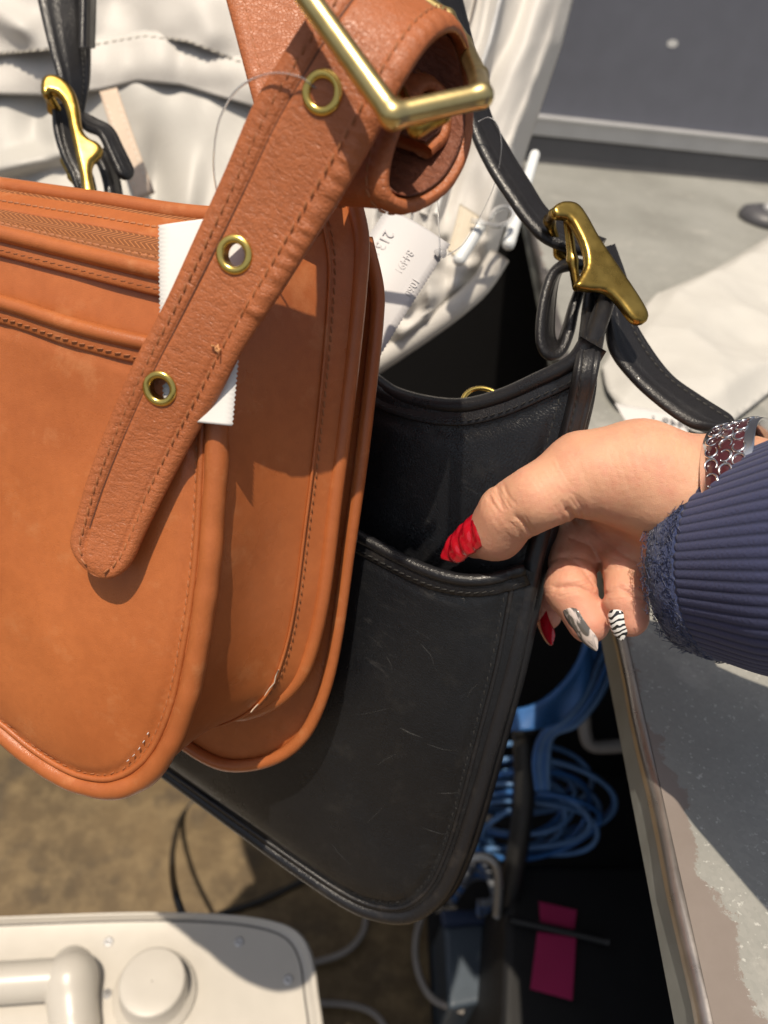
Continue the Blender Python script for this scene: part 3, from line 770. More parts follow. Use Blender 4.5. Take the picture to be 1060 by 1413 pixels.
# strap on the right
def strap(name, Lp, Rp, thick=.0045, n=90, r0=0, r1=0, mat=None, parent=None, face=True, m=20, prof=None):
    pr = prof or (lambda w_: .5*(1-np.abs(w_)**4)**.5+.06*np.exp(-((np.abs(w_)-.8)/.15)**2)-.12*np.exp(-((np.abs(w_)-.55)/.07)**2))
    o, d = ribbon(name, PP(Lp), PP(Rp), mat or BLK_S, parent or blk, thick, n=n, m=m, round0=r0, round1=r1, prof=pr)
    if face and np.median(d['N']@FW) > 0:
        bpy.data.objects.remove(o); o, d = ribbon(name, PP(Lp), PP(Rp), mat or BLK_S, parent or blk, thick, n=n, m=m, round0=r0, round1=r1, flip=True, prof=pr)
    return o, d
o, d = strap('strap', [(580, -50, .372), (612, 50, .370), (648, 172, .366), (672, 228, .363), (700, 272, .360), (724, 306, .358), (750, 332, .357), (784, 346, .358), (815, 352, .362)],
             [(624, -50, .392), (648, 50, .390), (672, 152, .386), (700, 206, .382), (728, 252, .378), (752, 290, .374), (778, 310, .372), (806, 322, .372), (835, 334, .374)], thick=.0062)
o, d = strap('strap_end', [(818, 350, .362), (834, 395, .358), (836, 440, .354), (842, 484, .350), (872, 524, .346), (912, 560, .342), (950, 586, .339), (985, 597, .337)],
             [(846, 340, .374), (864, 392, .366), (868, 430, .362), (892, 474, .360), (926, 520, .358), (964, 548, .356), (1002, 572, .352), (1026, 588, .350)], thick=.006, r1=.010)
stitches('stitching', (d['C']+.45*d['W']+d['N']*.0031)[20:], d['N'][20:], THREAD_B, o)
strap('keeper_loop', [(808, 372, .352), (786, 368, .345), (764, 376, .341), (752, 400, .339), (744, 440, .338), (744, 476, .338), (756, 494, .339), (774, 488, .341), (786, 462, .344), (792, 430, .347), (800, 402, .350)],
      [(812, 366, .366), (792, 362, .362), (776, 366, .360), (766, 388, .358), (762, 430, .357), (762, 462, .357), (768, 474, .357), (776, 468, .358), (784, 446, .360), (792, 420, .362), (802, 396, .364)], thick=.0052, face=False)
Kp = lambda x, y, h: on(x, y, kb.q+kb.n*h, kb.n)
tabL = [Kp(752, 690, .004), Kp(768, 625, .005), Kp(782, 560, .0065), Kp(793, 500, .0075), P(802, 440, .338), P(808, 400, .343), P(812, 362, .350)]
tabR = [Kp(776, 690, .002), Kp(798, 625, .002), Kp(814, 560, .002), Kp(828, 500, .002), P(838, 440, .344), P(841, 400, .349), P(840, 362, .357)]
prt = lambda w_: .5*(1-np.abs(w_)**4)**.5+.06*np.exp(-((np.abs(w_)-.8)/.15)**2)-.12*np.exp(-((np.abs(w_)-.45)/.07)**2)
to_, td = ribbon('strap_tab', tabL, tabR, BLK_S, blk, .0060, n=90, m=24, prof=prt)
if np.median(td['N']@FW) > 0:
    bpy.data.objects.remove(to_); to_, td = ribbon('strap_tab', tabL, tabR, BLK_S, blk, .0060, n=90, m=24, prof=prt, flip=True)
stitches('stitching', (td['C']-.45*td['W']+td['N']*.0028)[4:80], td['N'][4:80], THREAD_B, to_)
# brass hook buckle on the right
def plate(name, pts, d0, d1, th, mat, parent, rr=.0016):
    q = np.array(pts, float); c = P(*q.mean(0), (d0+d1)/2)
    v_, u_ = q.min(0), q.max(0)
    pl_n = nrm(np.cross(P(q[0][0], q[0][1], d0)-c, P(q[len(q)//2][0], q[len(q)//2][1], d1)-c)); pl_n = nrm(-FW+.25*RT+.25*UP)
    e = nrm(RT-pl_n*(RT@pl_n)); u = np.cross(pl_n, e)
    st_ = np.array([[(on(x, y, c, pl_n)-c)@e, (on(x, y, c, pl_n)-c)@u] for x, y in q]); st_ = catmull(st_, 64, True)
    def fn(Q):
        Q = Q.astype(float); a = np.stack([(Q-c)@e, (Q-c)@u], 1); dd = dist_poly(a, st_); dd = np.where(inside(a, st_), -dd, dd)+rr
        hgt = np.abs((Q-c)@pl_n)-th/2+rr
        return np.minimum(np.maximum(dd, hgt), 0)+np.sqrt(np.maximum(dd, 0)**2+np.maximum(hgt, 0)**2)-rr
    W3 = c+st_[:, :1]*e+st_[:, 1:]*u
    v, f = surface_nets(fn, W3.min(0)-th, W3.max(0)+th, .0008)
    return mesh(name, v, f, mat, parent)
hb = plate('hook_buckle', [(760, 290), (774, 280), (794, 282), (808, 298), (826, 330), (850, 366), (876, 404), (893, 434), (888, 447), (872, 445), (850, 418), (832, 404), (808, 402), (791, 397), (797, 386), (806, 368), (804, 346), (794, 322), (782, 304), (766, 302)], .334, .334, .005, BRASS_D, blk, .0020)
blob('buckle_bar', chain(PP([(764, 294, .338), (758, 304, .352), (772, 350, .366), (800, 372, .366)]), .0022), BRASS_D, blk, h=.0007)
blob('buckle_bar', chain(PP([(783, 300, .345), (790, 360, .345), (796, 396, .345)]), .0021), BRASS_D, blk, h=.0007)
# strap and buckle on the far left end
o, d = strap('strap', [(40, -60, .452), (52, 0, .45), (66, 60, .448), (80, 110, .446), (92, 165, .452)], [(126, -60, .468), (127, 0, .466), (126, 60, .463), (124, 115, .46), (112, 170, .462)], thick=.005)
stitches('stitching', d['C']+.5*d['W']+d['N']*.0026, d['N'], THREAD_B, o)
strap('strap_sleeve', [(112, -60, .444), (113, 0, .443), (112, 66, .441)], [(129, -60, .462), (130, 0, .46), (128, 67, .458)], thick=.005, n=30)
strap('strap_loop', [(72, 150, .444), (74, 180, .442), (84, 215, .440), (100, 250, .438), (112, 300, .44)], [(98, 140, .455), (106, 175, .452), (114, 210, .448), (130, 245, .444), (140, 300, .448)], thick=.005)
strap('strap_end', [(104, 166, .45), (118, 178, .446), (136, 186, .442), (148, 210, .44), (166, 250, .438)], [(118, 160, .462), (136, 168, .458), (156, 180, .454), (170, 206, .45), (190, 246, .448)], thick=.0055, r1=.008)
strap('strap_tab', [(128, 214, .446), (138, 232, .444), (146, 262, .442), (150, 310, .44)], [(142, 208, .458), (158, 228, .456), (166, 262, .454), (172, 310, .452)], thick=.006)
plate('hook_buckle', [(57, 128), (59, 111), (70, 105), (88, 111), (103, 128), (110, 150), (114, 178), (122, 192), (136, 199), (143, 209), (138, 219), (129, 228), (128, 245), (134, 275), (136, 296), (117, 296), (112, 250), (104, 212), (97, 180), (91, 152), (82, 136), (72, 130), (65, 138)], .43, .43, .0065, BRASS_D, blk, .0028)
blob('buckle_bar', chain(PP([(64, 126, .438), (72, 152, .448), (82, 158, .45)]), .002)+chain(PP([(68, 130, .437), (80, 152, .446)]), .0022), BRASS_D, blk, h=.0008)
blob('buckle_bar', chain(PP([(88, 222, .452), (100, 244, .448), (122, 280, .442)]), .0022), BRASS_D, blk, h=.0008)

# ------------------------------------------------------------------ white garment hanging behind
CLOTH = M_('white_satin_cloth')
_wv = CLOTH.n('TexWave', Vector=CLOTH.co(), Scale=420); _wv.bands_direction = 'DIAGONAL'
CLOTH.set(Base__Color=CLOTH.mix(CLOTH.noise(18, 4), (.56, .535, .50), (.64, .62, .585)), Roughness=.55,
          Normal=CLOTH.bump(CLOTH.noise(48, 6, None, .6, .8), .22, .002, CLOTH.bump(CLOTH.noise(1400, 2), .25, .0003, CLOTH.bump(_wv.outputs[1], .10, .0004))))
CLOTH.b.inputs['Sheen Weight'].default_value = .25; CLOTH.b.inputs['Subsurface Weight'].default_value = .08
CLOTH.b.inputs['Subsurface Radius'].default_value = (.004, .004, .004); CLOTH = CLOTH.m
LINING = M_('pale_grey_lining')
LINING.set(Base__Color=LINING.mix(LINING.noise(16, 4), (.46, .45, .42), (.55, .535, .50)), Roughness=.5,
           Normal=LINING.bump(LINING.noise(40, 6, None, .6, .8), .2, .002)); LINING = LINING.m
THREAD_W = plain('white_thread', (.70, .66, .58), .6)
BEIGE = leather('beige_tab_leather', (.62, .49, .38), (.70, .56, .44), .6, 900, .2)
gar = thing('white_garment', 'white satin garment with stitched hem hanging behind both bags', 'garment', P(400, 480, .58))
def sheet(name, fn, nu, nv, mat, th=.0015, parent=gar):
    V = [P(*fn(i/(nu-1), j/(nv-1))) for i in range(nu) for j in range(nv)]
    o = mesh(name, V, [q[::-1] for q in grid_faces(nu, nv)], mat, parent); solid(o, th, 0); return o
def gs(x, c, w_): return math.exp(-((x-c)/w_)**2)
def nz(x, y, s, z=0.): return mnoise.noise(Vector((x/s, y/s, z)))
def hem1(x): return float(np.interp(x, [-150, 0, 60, 130, 200, 260, 320, 380, 600], [92, 75, 70, 62, 50, 58, 82, 100, 150]))
def hem2(x): return float(np.interp(x, [-150, 0, 60, 140, 190, 250, 345, 420, 600], [140, 130, 132, 124, 112, 118, 146, 170, 210]))
def f_lin(u, v):
    x = -150+u*760; y = 60+v*330
    d = .600+.007*nz(x, y*.6, 70, 1)+.012*nz(x, y, 150, 4)
    d -= .016*gs(y-(232-.22*x), 0, 13)*gs(x, 30, 75)          # rolled fold at the left
    d -= .018*gs(x-.1*y, 62, 17)*gs(y, 185, 34)
    d -= .012*gs(x+.1*(y-250), 262, 20)*gs(y, 270, 60); d += .012*gs(x, 215, 18)*gs(y, 250, 60)
    return x, y, d
sheet('lining', f_lin, 120, 70, LINING)
def f_band(u, v):
    x = -150+u*760; yb = hem2(x); yt = hem1(x)-8; y = yt+(yb-yt)*v
    d = .5945-.003*math.sin(math.pi*min(1, v*1.02))+.006*nz(x, y, 60, 2)+.0022*nz(x, y*.3, 26, 7)
    return x, y, d
band = sheet('waistband', f_band, 130, 16, CLOTH)
def f_top(u, v):
    x = -150+u*760; yb = hem1(x); y = -110+(yb+110)*v
    d = .5925-.004*math.sin(v*2.4)+.018*nz(x, y, 110, 9)+.004*nz(x, y, 45, 3)
    d -= .022*gs(y-(20+.55*(x-0)), 0, 22)*gs(x, 10, 40)
    return x, y, d
sheet('upper_cloth', f_top, 130, 40, CLOTH)
pts = np.array([P(x, hem1(x)-1, min(f_band((x+150)/760, .10)[2], f_top((x+150)/760, .995)[2])-.0015) for x in np.arange(-100, 560, 5)])
stitches('stitching', pts, -FW, THREAD_W, band, ln=.0042, gap=.0022, wd=.0006, ht=.0008)
# beige tab
tl4 = [P(138, 128, .574), P(162, 122, .574), P(214, 266, .566), P(188, 277, .566)]
V = []; NU = 24
for i in range(NU):
    t = i/(NU-1); a = tl4[0]+(tl4[3]-tl4[0])*t; b = tl4[1]+(tl4[2]-tl4[1])*t
    for j in range(8): V.append(a+(b-a)*j/7-FW*.004*math.sin(t*3))
tab = mesh('beige_tab', V, [q[::-1] for q in grid_faces(NU, 8)], BEIGE, gar); solid(tab, .002, 0)
for w0 in (.18, .82):
    stitches('stitching', [tl4[0]*(1-w0)+tl4[1]*w0+(tl4[3]*(1-w0)+tl4[2]*w0-tl4[0]*(1-w0)-tl4[1]*w0)*t-FW*(.004*math.sin(t*3)+.0014) for t in np.linspace(.14, .95, 40)], -FW, THREAD_W, tab, ln=.0035, gap=.0018, wd=.0005, ht=.0006)
# right-hand front with placket
XR = ([-110, 0, 60, 120, 200, 260, 300, 350, 390, 420, 450, 480, 505], [812, 790, 775, 755, 728, 711, 700, 684, 660, 630, 590, 545, 505])
def xr(y): return float(np.interp(y, *XR))
def f_right(u, v):
    y = -110+v*615; r = xr(y); x = 430+(r-430)*u; q = x-(xr(min(y, 300))-790)-430
    d = .552+.012*nz(q, y*.2, 42, 2)+.003*nz(q, y*.35, 20, 5)
    c_ = q/27.0+.25*math.sin(y/140.+q/60.); d += .016*(abs(math.sin(c_))**.7-.6)+.004*math.cos(q/9.0+.01*y)
    d += .05*max(0, (u-.86)/.14)**2
    if y > 330: d += .020*((y-330)/170)**2+.010*nz(x, y, 26, 8)
    return x, y, d
gr = sheet('front_cloth', f_right, 110, 110, CLOTH)
def zl(y, off): return xr(min(y, 330))-100+off
zy = np.arange(-80, 300, 4.)
def dz_(x, y): 
    r = xr(y); return f_right((x-430)/(r-430), (y+110)/615)[2]
zt = np.array([P(zl(y, 0), y, dz_(zl(y, 0), y)-.005) for y in zy]); tube('zip_teeth', zt, .0022, plain('white_zip', (.72, .72, .71), .5, bump=.6, bsc=900), gar, seg=8, flat=.8)
zt = np.array([P(zl(y, -34), y, dz_(zl(y, -34), y)-.0055) for y in zy]); tube('placket_seam', zt, .0007, plain('dark_seam', (.12, .09, .07), .8), gar, seg=6)
sm_ = np.array([P(zl(y, -30), y, dz_(zl(y, -30), y)-.004) for y in zy])
tube('placket_fold', np.array([P(zl(y, -16)+3*math.sin(y/30), y, dz_(zl(y, -16), y)-.001) for y in zy]), .004, CLOTH, gar, seg=10)
# hem roll along the bottom
hy = [(690, 352, .556), (664, 392, .562), (632, 422, .566), (592, 452, .572), (548, 482, .578), (512, 506, .584)]
tube('bottom_hem', PP(hy), .008, CLOTH, gar, seg=12, n=40)

# clear hanger with white clip bars, hung on the garment
WPL = plain('white_clip_plastic', (.74, .77, .78), .3, var=.03)
hg = thing('hanger_clip', 'clear plastic hanger end with two white clip bars behind black strap', 'hanger', P(680, 330, .53))
blob('clip_bar', [(P(738, 214, .56), P(702, 336, .535), .0038, .0046)], WPL, hg, h=.001)
blob('clip_bar', [(P(662, 312, .53), P(634, 358, .525), .0046, .0046)], WPL, hg, h=.001)
tube('clear_hook', PP([(650, 304, .52), (668, 308, .52), (686, 312, .522), (702, 306, .524), (708, 294, .524), (698, 286, .522), (684, 290, .52), (676, 302, .52)]), .0016, PLASTIC_CLEAR, hg, seg=10, n=50)
BAND = plain('cream_strap_cloth', (.66, .58, .45), .6, bump=.5, bsc=500)
o, d = strap('cloth_loop', [(634, 282, .528), (628, 310, .526), (618, 345, .524)], [(662, 300, .528), (652, 326, .526), (640, 366, .524)], thick=.003, n=20, mat=BAND, parent=hg)

# hang tag seen from behind, with show-through print
TAGM = M_('translucent_tag_paper').set(Base__Color=(.66, .65, .66), Roughness=.45); TAGM.b.inputs['Transmission Weight'].default_value = .18; TAGM = TAGM.m
ht = thing('hang_tag', 'pale hang tag seen from behind with faint reversed print beside tan bag', 'tag', P(540, 480, .36))
c4 = [P(534, 286, .372), P(623, 338, .366), P(540, 470, .352), P(444, 418, .358)]
c4 = [P(534, 286, .368), P(622, 338, .366), P(515, 508, .350), P(428, 452, .352)]
tg = serrated('paper', c4, TAGM, rows=70, cols=10, bend=-.003, teeth=.0005, parent=ht)
def text(name, s, c, ex, ey, size, mat, parent, mirror=False):
    cu = bpy.data.curves.new(name, 'FONT'); cu.body = s; cu.size = size; cu.extrude = .00005; cu.align_x = 'CENTER'; cu.align_y = 'CENTER'
    o = bpy.data.objects.new(name, cu); S.collection.objects.link(o)
    dg = bpy.context.evaluated_depsgraph_get(); dg.update()
    me = bpy.data.meshes.new_from_object(o.evaluated_get(dg)); bpy.data.objects.remove(o)
    V = np.array([v.co[:] for v in me.vertices]); F = [tuple(p.vertices) for p in me.polygons]
    if mirror: V[:, 0] *= -1
    n_ = np.cross(ex, ey); W = np.asarray(c)+V[:, :1]*ex+V[:, 1:2]*ey+V[:, 2:3]*n_
    return mesh(name, W, F, mat, parent, smooth=False)
FAINT = plain('faint_print', (.53, .52, .535), .6, var=.05); FAINT2 = plain('fainter_print', (.59, .58, .59), .6, var=.02)
ex = nrm(c4[3]-c4[0]); ey = nrm(c4[0]-c4[1]); ey = nrm(ey-ex*(ey@ex)); tn = nrm(np.cross(c4[1]-c4[0], c4[3]-c4[0])); tn = tn if tn@FW < 0 else -tn
def on_tag(s, t): return c4[0]+(c4[1]-c4[0])*s+(c4[3]-c4[0])*t-.003*(math.sin(math.pi*t)*.7+.5*math.sin(math.pi*s))*nrm(np.cross(c4[1]-c4[0], c4[3]-c4[0]))+tn*.0004
text('print', '213.80', on_tag(.22, .30), -ex, -ey, .0075, FAINT, tg, True)
text('print', '84491', on_tag(.60, .30), -ex, -ey, .0055, FAINT2, tg, True)
text('print', '1060', on_tag(.86, .42), -ex, -ey, .005, FAINT2, tg, True)
kn = P(608, 350, .3605)
blob('string_knot', [(kn, kn+RT*.0012, .0014, .0016), (kn-RT*.002+UP*.001, kn, .001, .0014)], PLASTIC_CLEAR, ht, h=.0004)
tube('clear_string', PP([(608, 348, .361), (605, 300, .365), (603, 240, .368), (606, 150, .372)]), .0003, PLASTIC_CLEAR, ht, seg=6, n=30)
tube('clear_string', PP([(660, 168, .356), (676, 162, .354), (688, 176, .354), (692, 205, .358), (684, 250, .366), (664, 296, .380), (640, 336, .39), (618, 352, .375)]), .0003, PLASTIC_CLEAR, ht, seg=6, n=40)

# ------------------------------------------------------------------ things on the counter
tblP = Plane(onz(950, 460, ZT+.003), 0, 90)
po = tblP.sts([(830, 508), (866, 452), (905, 408), (945, 392), (985, 374), (1030, 348), (1090, 310), (1200, 300), (1200, 520), (1066, 540), (1010, 585), (965, 600), (930, 590), (880, 572), (850, 562), (835, 540)])
TISSUE = plain('cream_tissue_paper', (.55, .54, .51), .7, var=.03, bump=.25, bsc=70)
def crumple(q, d):
    a = np.array([mnoise.voronoi(Vector((p[0]*9, p[1]*9, .3)))[0][0]*.022+mnoise.voronoi(Vector((p[0]*22, p[1]*22, 3.3)))[0][0]*.0045+abs(mnoise.noise(Vector((p[0]*5, p[1]*5, 3.3))))*.008 for p in q])
    return .001+a*np.clip(d/.02, .1, 1)
pp = panel('tissue_paper', tblP, resample(np.vstack([po, po[:1]]), 160)[:-1], TISSUE, None, crumple, sp=.004); solid(pp, .0004, 0)
tag(pp, 'large crumpled cream tissue paper lying on the metal counter', 'paper')
nt_ = thing('paper_slip', 'small grey paper slip with handwritten digits beside the black strap end', 'paper slip', onz(905, 580, ZT+.004))
NOTE = plain('grey_note_paper', (.62, .61, .60), .7, var=.03)
c4n = [onz(848, 556, ZT+.026), onz(942, 572, ZT+.026), onz(952, 604, ZT+.020), onz(870, 592, ZT+.020)]
ns = serrated('paper', c4n, NOTE, rows=6, cols=40, bend=.0, teeth=0, parent=nt_)
exn = nrm(c4n[1]-c4n[0]); nn = nrm(np.cross(exn, c4n[0]-c4n[3])); nn = nn if nn[2] > 0 else -nn; eyn = np.cross(nn, exn)
text('handwriting', '8449-1', (c4n[0]+c4n[1]+c4n[2]+c4n[3])/4+exn*.012+nn*.0006, exn, eyn, .011, INK, ns, True)
kd = thing('rubber_disc', 'round dark grey disc with metal centre on the counter at right', 'disc', onz(1056, 305, ZT))
def lathe(name, base, prof, mat, parent, ax=Z, seg=40):
    x = nrm(np.cross(ax, RT+.3*FW)); y = np.cross(ax, x)
    V = [np.asarray(base)+ax*h+r*(math.cos(a)*x+math.sin(a)*y) for r, h in prof for a in np.linspace(0, 2*math.pi, seg, endpoint=False)]
    f = grid_faces(len(prof), seg, False, True)+[tuple(range((len(prof)-1)*seg, len(prof)*seg))]
    return mesh(name, V, f, mat, parent)
lathe('disc', onz(1056, 305, ZT), [(.036, 0), (.037, .004), (.034, .011), (.022, .016), (.012, .017), (.0121, .0165)], plain('dark_rubber', (.085, .085, .095), .45), kd)
lathe('metal_centre', onz(1056, 305, ZT)+Z*.016, [(.010, 0), (.0095, .003), (.007, .005), (.0005, .0055)], ALU, kd)

# ------------------------------------------------------------------ hand, sleeve, bracelet
SKIN = M_('skin')
_n = SKIN.noise(28, 5, None, .6); _f = SKIN.noise(420, 3)
_c = SKIN.mix(SKIN.ramp(_n, (.35, 0.), (.65, 1.)), (.66, .345, .215), (.74, .410, .265))
_c = SKIN.mix(SKIN.ramp(SKIN.noise(75, 6, None, .7), (.46, 0.), (.68, .75)), _c, (.66, .29, .20))
_at = SKIN.n('Attribute'); _at.attribute_name = 'blush'
_c = SKIN.mix(SKIN.math('MULTIPLY', _at.outputs['Fac'], .75), _c, (.70, .30, .22))
_v = SKIN.n('TexVoronoi', Vector=SKIN.co(), Scale=1400); _v.feature = 'DISTANCE_TO_EDGE'
SKIN.set(Base__Color=_c, Roughness=SKIN.math('ADD', .44, SKIN.math('MULTIPLY', _f, .16)), Normal=SKIN.bump(_f, .38, .0005, SKIN.bump(SKIN.ramp(_v.outputs[0], (0, 0.), (.15, 1.)), .30, .0003)))
SKIN.b.inputs['Subsurface Weight'].default_value = .35; SKIN.b.inputs['Subsurface Radius'].default_value = (.006, .0024, .0014)
SKIN.b.inputs['Subsurface Scale'].default_value = 1.0; SKIN = SKIN.m
def K(x, y, h): return on(x, y, kb.q+kb.n*h, kb.n)
hand = thing('person', 'right hand with painted nails gripping black bag pocket, forearm in navy sleeve', 'person', P(900, 900, .33))
Wr = P(1004, 700, .314)
mI, mM, mR, mP = P(838, 652, .350), P(822, 694, .357), P(834, 738, .350), P(866, 776, .340)
palm = [(Wr, mI, .0242, .0135), (Wr, mM, .0242, .0135), (Wr, mR, .0240, .0130), (P(990, 730, .316), mP, .022, .0122),
        (Wr, P(1160, 735, .268), .0240, .0260)]
thumb = [(P(965, 688, .306), P(880, 656, .310), .0236, .0212), (P(880, 656, .310), P(806, 655, .311), .0212, .0163),
         (P(806, 655, .311), K(742, 686, .0235), .0163, .0119), (K(742, 686, .0235), K(703, 708, .0215), .0119, .0115), (K(703, 708, .0215), K(684, 735, .0165), .0113, .0106), (K(684, 735, .0165), K(656, 750, .0125), .0106, .0066)]
web = [(P(838, 690, .330), P(846, 660, .345), .010, .012)]
idx = chain([mI, P(772, 668, .385), P(722, 716, .396), P(690, 756, .396)], [.0118, .0098, .0086, .007])
mid_ = chain([mM, P(778, 738, .374), P(760, 796, .372), P(755, 850, .362)], [.0122, .0102, .0088, .0066])
rng_ = chain([mR, P(792, 752, .350), P(788, 812, .334), P(812, 858, .328)], [.0120, .0110, .0108, .0092])
pnk = chain([mP, P(860, 786, .328), P(862, 826, .320), P(869, 852, .319)], [.0108, .0094, .0088, .0080])
def hand_f(q):
    def g(l, k, d=None):
        for s in l:
            e = sd_cone(q, *s); d = e if d is None else smin(d, e, k)
        return d
    pd = g(palm, .012)
    th = g(thumb, .007); th = smin(th, pd, .010); th = smin(th, g(web, .004), .010)
    out_ = th
    for fg in (idx, mid_, rng_, pnk):
        d = g(fg, .0035); d = smin(d, pd, .006); out_ = smin(out_, d, .0012)
    # skin folds: shallow grooves at the joints
    for c, a, w_, dp in creases:
        r = q-c.astype(np.float32); t = r@a.astype(np.float32); rad = np.linalg.norm(r, axis=1)
        out_ = out_+dp*np.exp(-(t/w_)**2)*np.exp(-(rad/.017)**4)
    g_ = q.astype(np.float64)-CC; dd_ = g_@FW; px_ = np.stack([530+1060*(g_@RT)/dd_, 706.5-1060*(g_@UP)/dd_], 1)
    near = np.abs(out_) < .006
    for pl_, w_, dp in lines:
        d2 = dist_poly(px_[near], np.array(pl_, float), False); out_[near] += dp*np.exp(-(d2/w_)**2)
    return out_
lines = [([(712, 712), (722, 722), (731, 735)], 3.2, .0011), ([(684, 670), (690, 684), (693, 700)], 3.0, .0005), ([(694, 668), (699, 682), (700, 694)], 2.6, .0004),
         ([(783, 703), (792, 712), (800, 722)], 3.5, .0012), ([(775, 694), (783, 703)], 3.0, .0006), ([(796, 690), (802, 702), (803, 716)], 3.0, .0007),
         ([(787, 742), (815, 753), (835, 784)], 3.2, .0010), ([(815, 731), (855, 762), (886, 780)], 3.4, .0009),
         ([(766, 811), (795, 809), (824, 822)], 3.4, .0013), ([(779, 769), (804, 784), (820, 808)], 3.2, .0010), ([(832, 821), (855, 812), (884, 825)], 3.2, .0012),
         ([(828, 780), (829, 800), (831, 824)], 4.0, .0022), ([(905, 640), (912, 662), (910, 690)], 4, .0002)]
def cr(a, b, t, dp=.0007, w_=.0011): return (a+(b-a)*t, nrm(b-a), w_, dp)
creases = [cr(K(742, 690, .024), K(697, 714, .0205), .80, .0007), cr(K(742, 690, .024), K(697, 714, .0205), .58, .0005),
           cr(K(742, 690, .024), K(697, 714, .0205), .98, .0004, .0008), cr(P(806, 664, .308), K(742, 690, .024), .10, .0004, .0016),
           cr(rng_[1][0], rng_[1][1], .62, .0009), cr(rng_[0][0], rng_[0][1], .75, .0007), cr(pnk[1][0], pnk[1][1], .35, .0009), cr(mid_[1][0], mid_[1][1], .7, .0008), cr(pnk[0][0], pnk[0][1], .5, .0007)]
pts = np.array([s[i] for s in palm+thumb+idx+mid_+rng_+pnk for i in (0, 1)])
hv, hf = surface_nets(hand_f, pts.min(0)-.03, pts.max(0)+.03, .0013)
body = mesh('hand', hv, hf, SKIN, hand)
tips = [thumb[-1][1], thumb[-1][0], idx[-1][1], mid_[-1][1], rng_[-1][1], pnk[-1][1], rng_[1][1], mR, mP]
pk_ = np.max([w_*np.exp(-(np.linalg.norm(hv-t_, axis=1)/.016)**2) for t_, w_ in zip(tips, (.9, .7, .9, 1, 1, 1, .6, .5, .5))], 0)
at_ = body.data.attributes.new('blush', 'FLOAT', 'POINT'); at_.data.foreach_set('value', pk_.astype(np.float32))
sm = body.modifiers.new('smooth', 'SMOOTH'); sm.factor = .5; sm.iterations = 1
ss_ = body.modifiers.new('subdivide', 'SUBSURF'); ss_.levels = 1; ss_.render_levels = 1
dg = bpy.context.evaluated_depsgraph_get(); dg.update()
hm = bpy.data.meshes.new_from_object(body.evaluated_get(dg)); body.modifiers.clear(); body.data = hm
nv_ = len(hm.vertices); hc = np.zeros(nv_*3); hm.vertices.foreach_get('co', hc); hc = hc.reshape(-1, 3); hn = np.zeros(nv_*3); hm.vertices.foreach_get('normal', hn); hn = hn.reshape(-1, 3)
wq = hc+loc_of(body.parent); g_ = wq-CC; dd_ = g_@FW; px_ = np.stack([530+1060*(g_@RT)/dd_, 706.5-1060*(g_@UP)/dd_], 1)
disp = np.zeros(nv_)
fine = []
def fan(c, ax_, step, n, half, dp, w_):
    ax_ = np.array(ax_, float)/np.linalg.norm(ax_); pr_ = np.array([-ax_[1], ax_[0]])
    for k in range(n):
        cc = np.array(c, float)+ax_*step*(k-(n-1)/2)+rng.normal(0, .8, 2); hl = half*rng.uniform(.65, 1.1); bow = rng.uniform(-2.5, 2.5)
        fine.append(([cc-pr_*hl, cc-pr_*hl*.4+ax_*bow, cc+pr_*hl*.4+ax_*bow, cc+pr_*hl], w_, dp*rng.uniform(.6, 1.2)))
fan((692, 690), (-.85, .53), 5, 7, 15, .00030, 1.5); fan((722, 726), (-.85, .53), 5, 5, 13, .00030, 1.5)
fan((790, 704), (-.8, .5), 6, 7, 17, .00028, 1.6); fan((770, 660), (-.85, .5), 9, 8, 24, .00010, 1.8); fan((850, 650), (-.9, .3), 11, 9, 34, .00008, 2.0)
fan((795, 811), (.2, 1), 5, 4, 24, .00028, 1.4); fan((800, 788), (.45, .9), 5, 4, 20, .00022, 1.4); fan((857, 818), (.1, 1), 5, 4, 20, .00028, 1.4); fan((752, 815), (.1, 1), 5, 3, 14, .00022, 1.4)
fan((840, 748), (-.5, .85), 7, 5, 30, .00022, 1.6); fan((930, 640), (-.95, .2), 12, 8, 36, .00008, 2.0)
for pl_, w_, dp in fine+[(a_, 1.5, d_*.35) for a_, b_, d_ in lines]:
    lo_, hi_ = np.min(pl_, 0)-8, np.max(pl_, 0)+8; k_ = np.where(((px_ > lo_) & (px_ < hi_)).all(1) & ((hn@FW) < .1))[0]
    if len(k_): disp[k_] -= dp*np.exp(-(dist_poly(px_[k_], np.array(pl_, float), False)/w_)**2)
disp += np.array([.00011*abs(mnoise.noise(Vector(p_*520)))+.00016*mnoise.noise(Vector(p_*110)) for p_ in wq])
hc = hc+disp[:, None]*hn; hm.vertices.foreach_set('co', hc.ravel()); hm.update()

def nail(name, a, b, width, nor, mat, arch=.0012, ridge=None, curl=.75, nu=40, nv=22, th=.0008):
    ax = nrm(b-a); nor = nrm(nor-ax*(nor@ax)); sd = np.cross(ax, nor); L = np.linalg.norm(b-a)
    V, UV = [], []
    for i in range(nu):
        u = i/(nu-1)
        wv = width/2*min(1, (1-(1-min(u/.22, 1))**2)**.5*.35+.65)*(1-.16*u)*(1 if u < .72 else max(.12, (1-((u-.72)/.28)**2.2))**.5)
        for j in range(nv):
            v = -1+2*j/(nv-1); off = .0 if ridge is None else ridge(u, v)
            al = v*curl
            V.append(a+ax*L*(u+.10*(1-v*v)*(1 if u > .5 else -1)*abs(2*u-1))+sd*wv*math.sin(al)/math.sin(curl)+nor*(-(1-math.cos(al))*wv/math.sin(curl)*.9+arch*math.sin(math.pi*u)+off)); UV.append((u, v))
    f = grid_faces(nu, nv); 
    o = mesh(name, V, f, mat, hand, uv=UV); solid(o, th, 0)
    return o
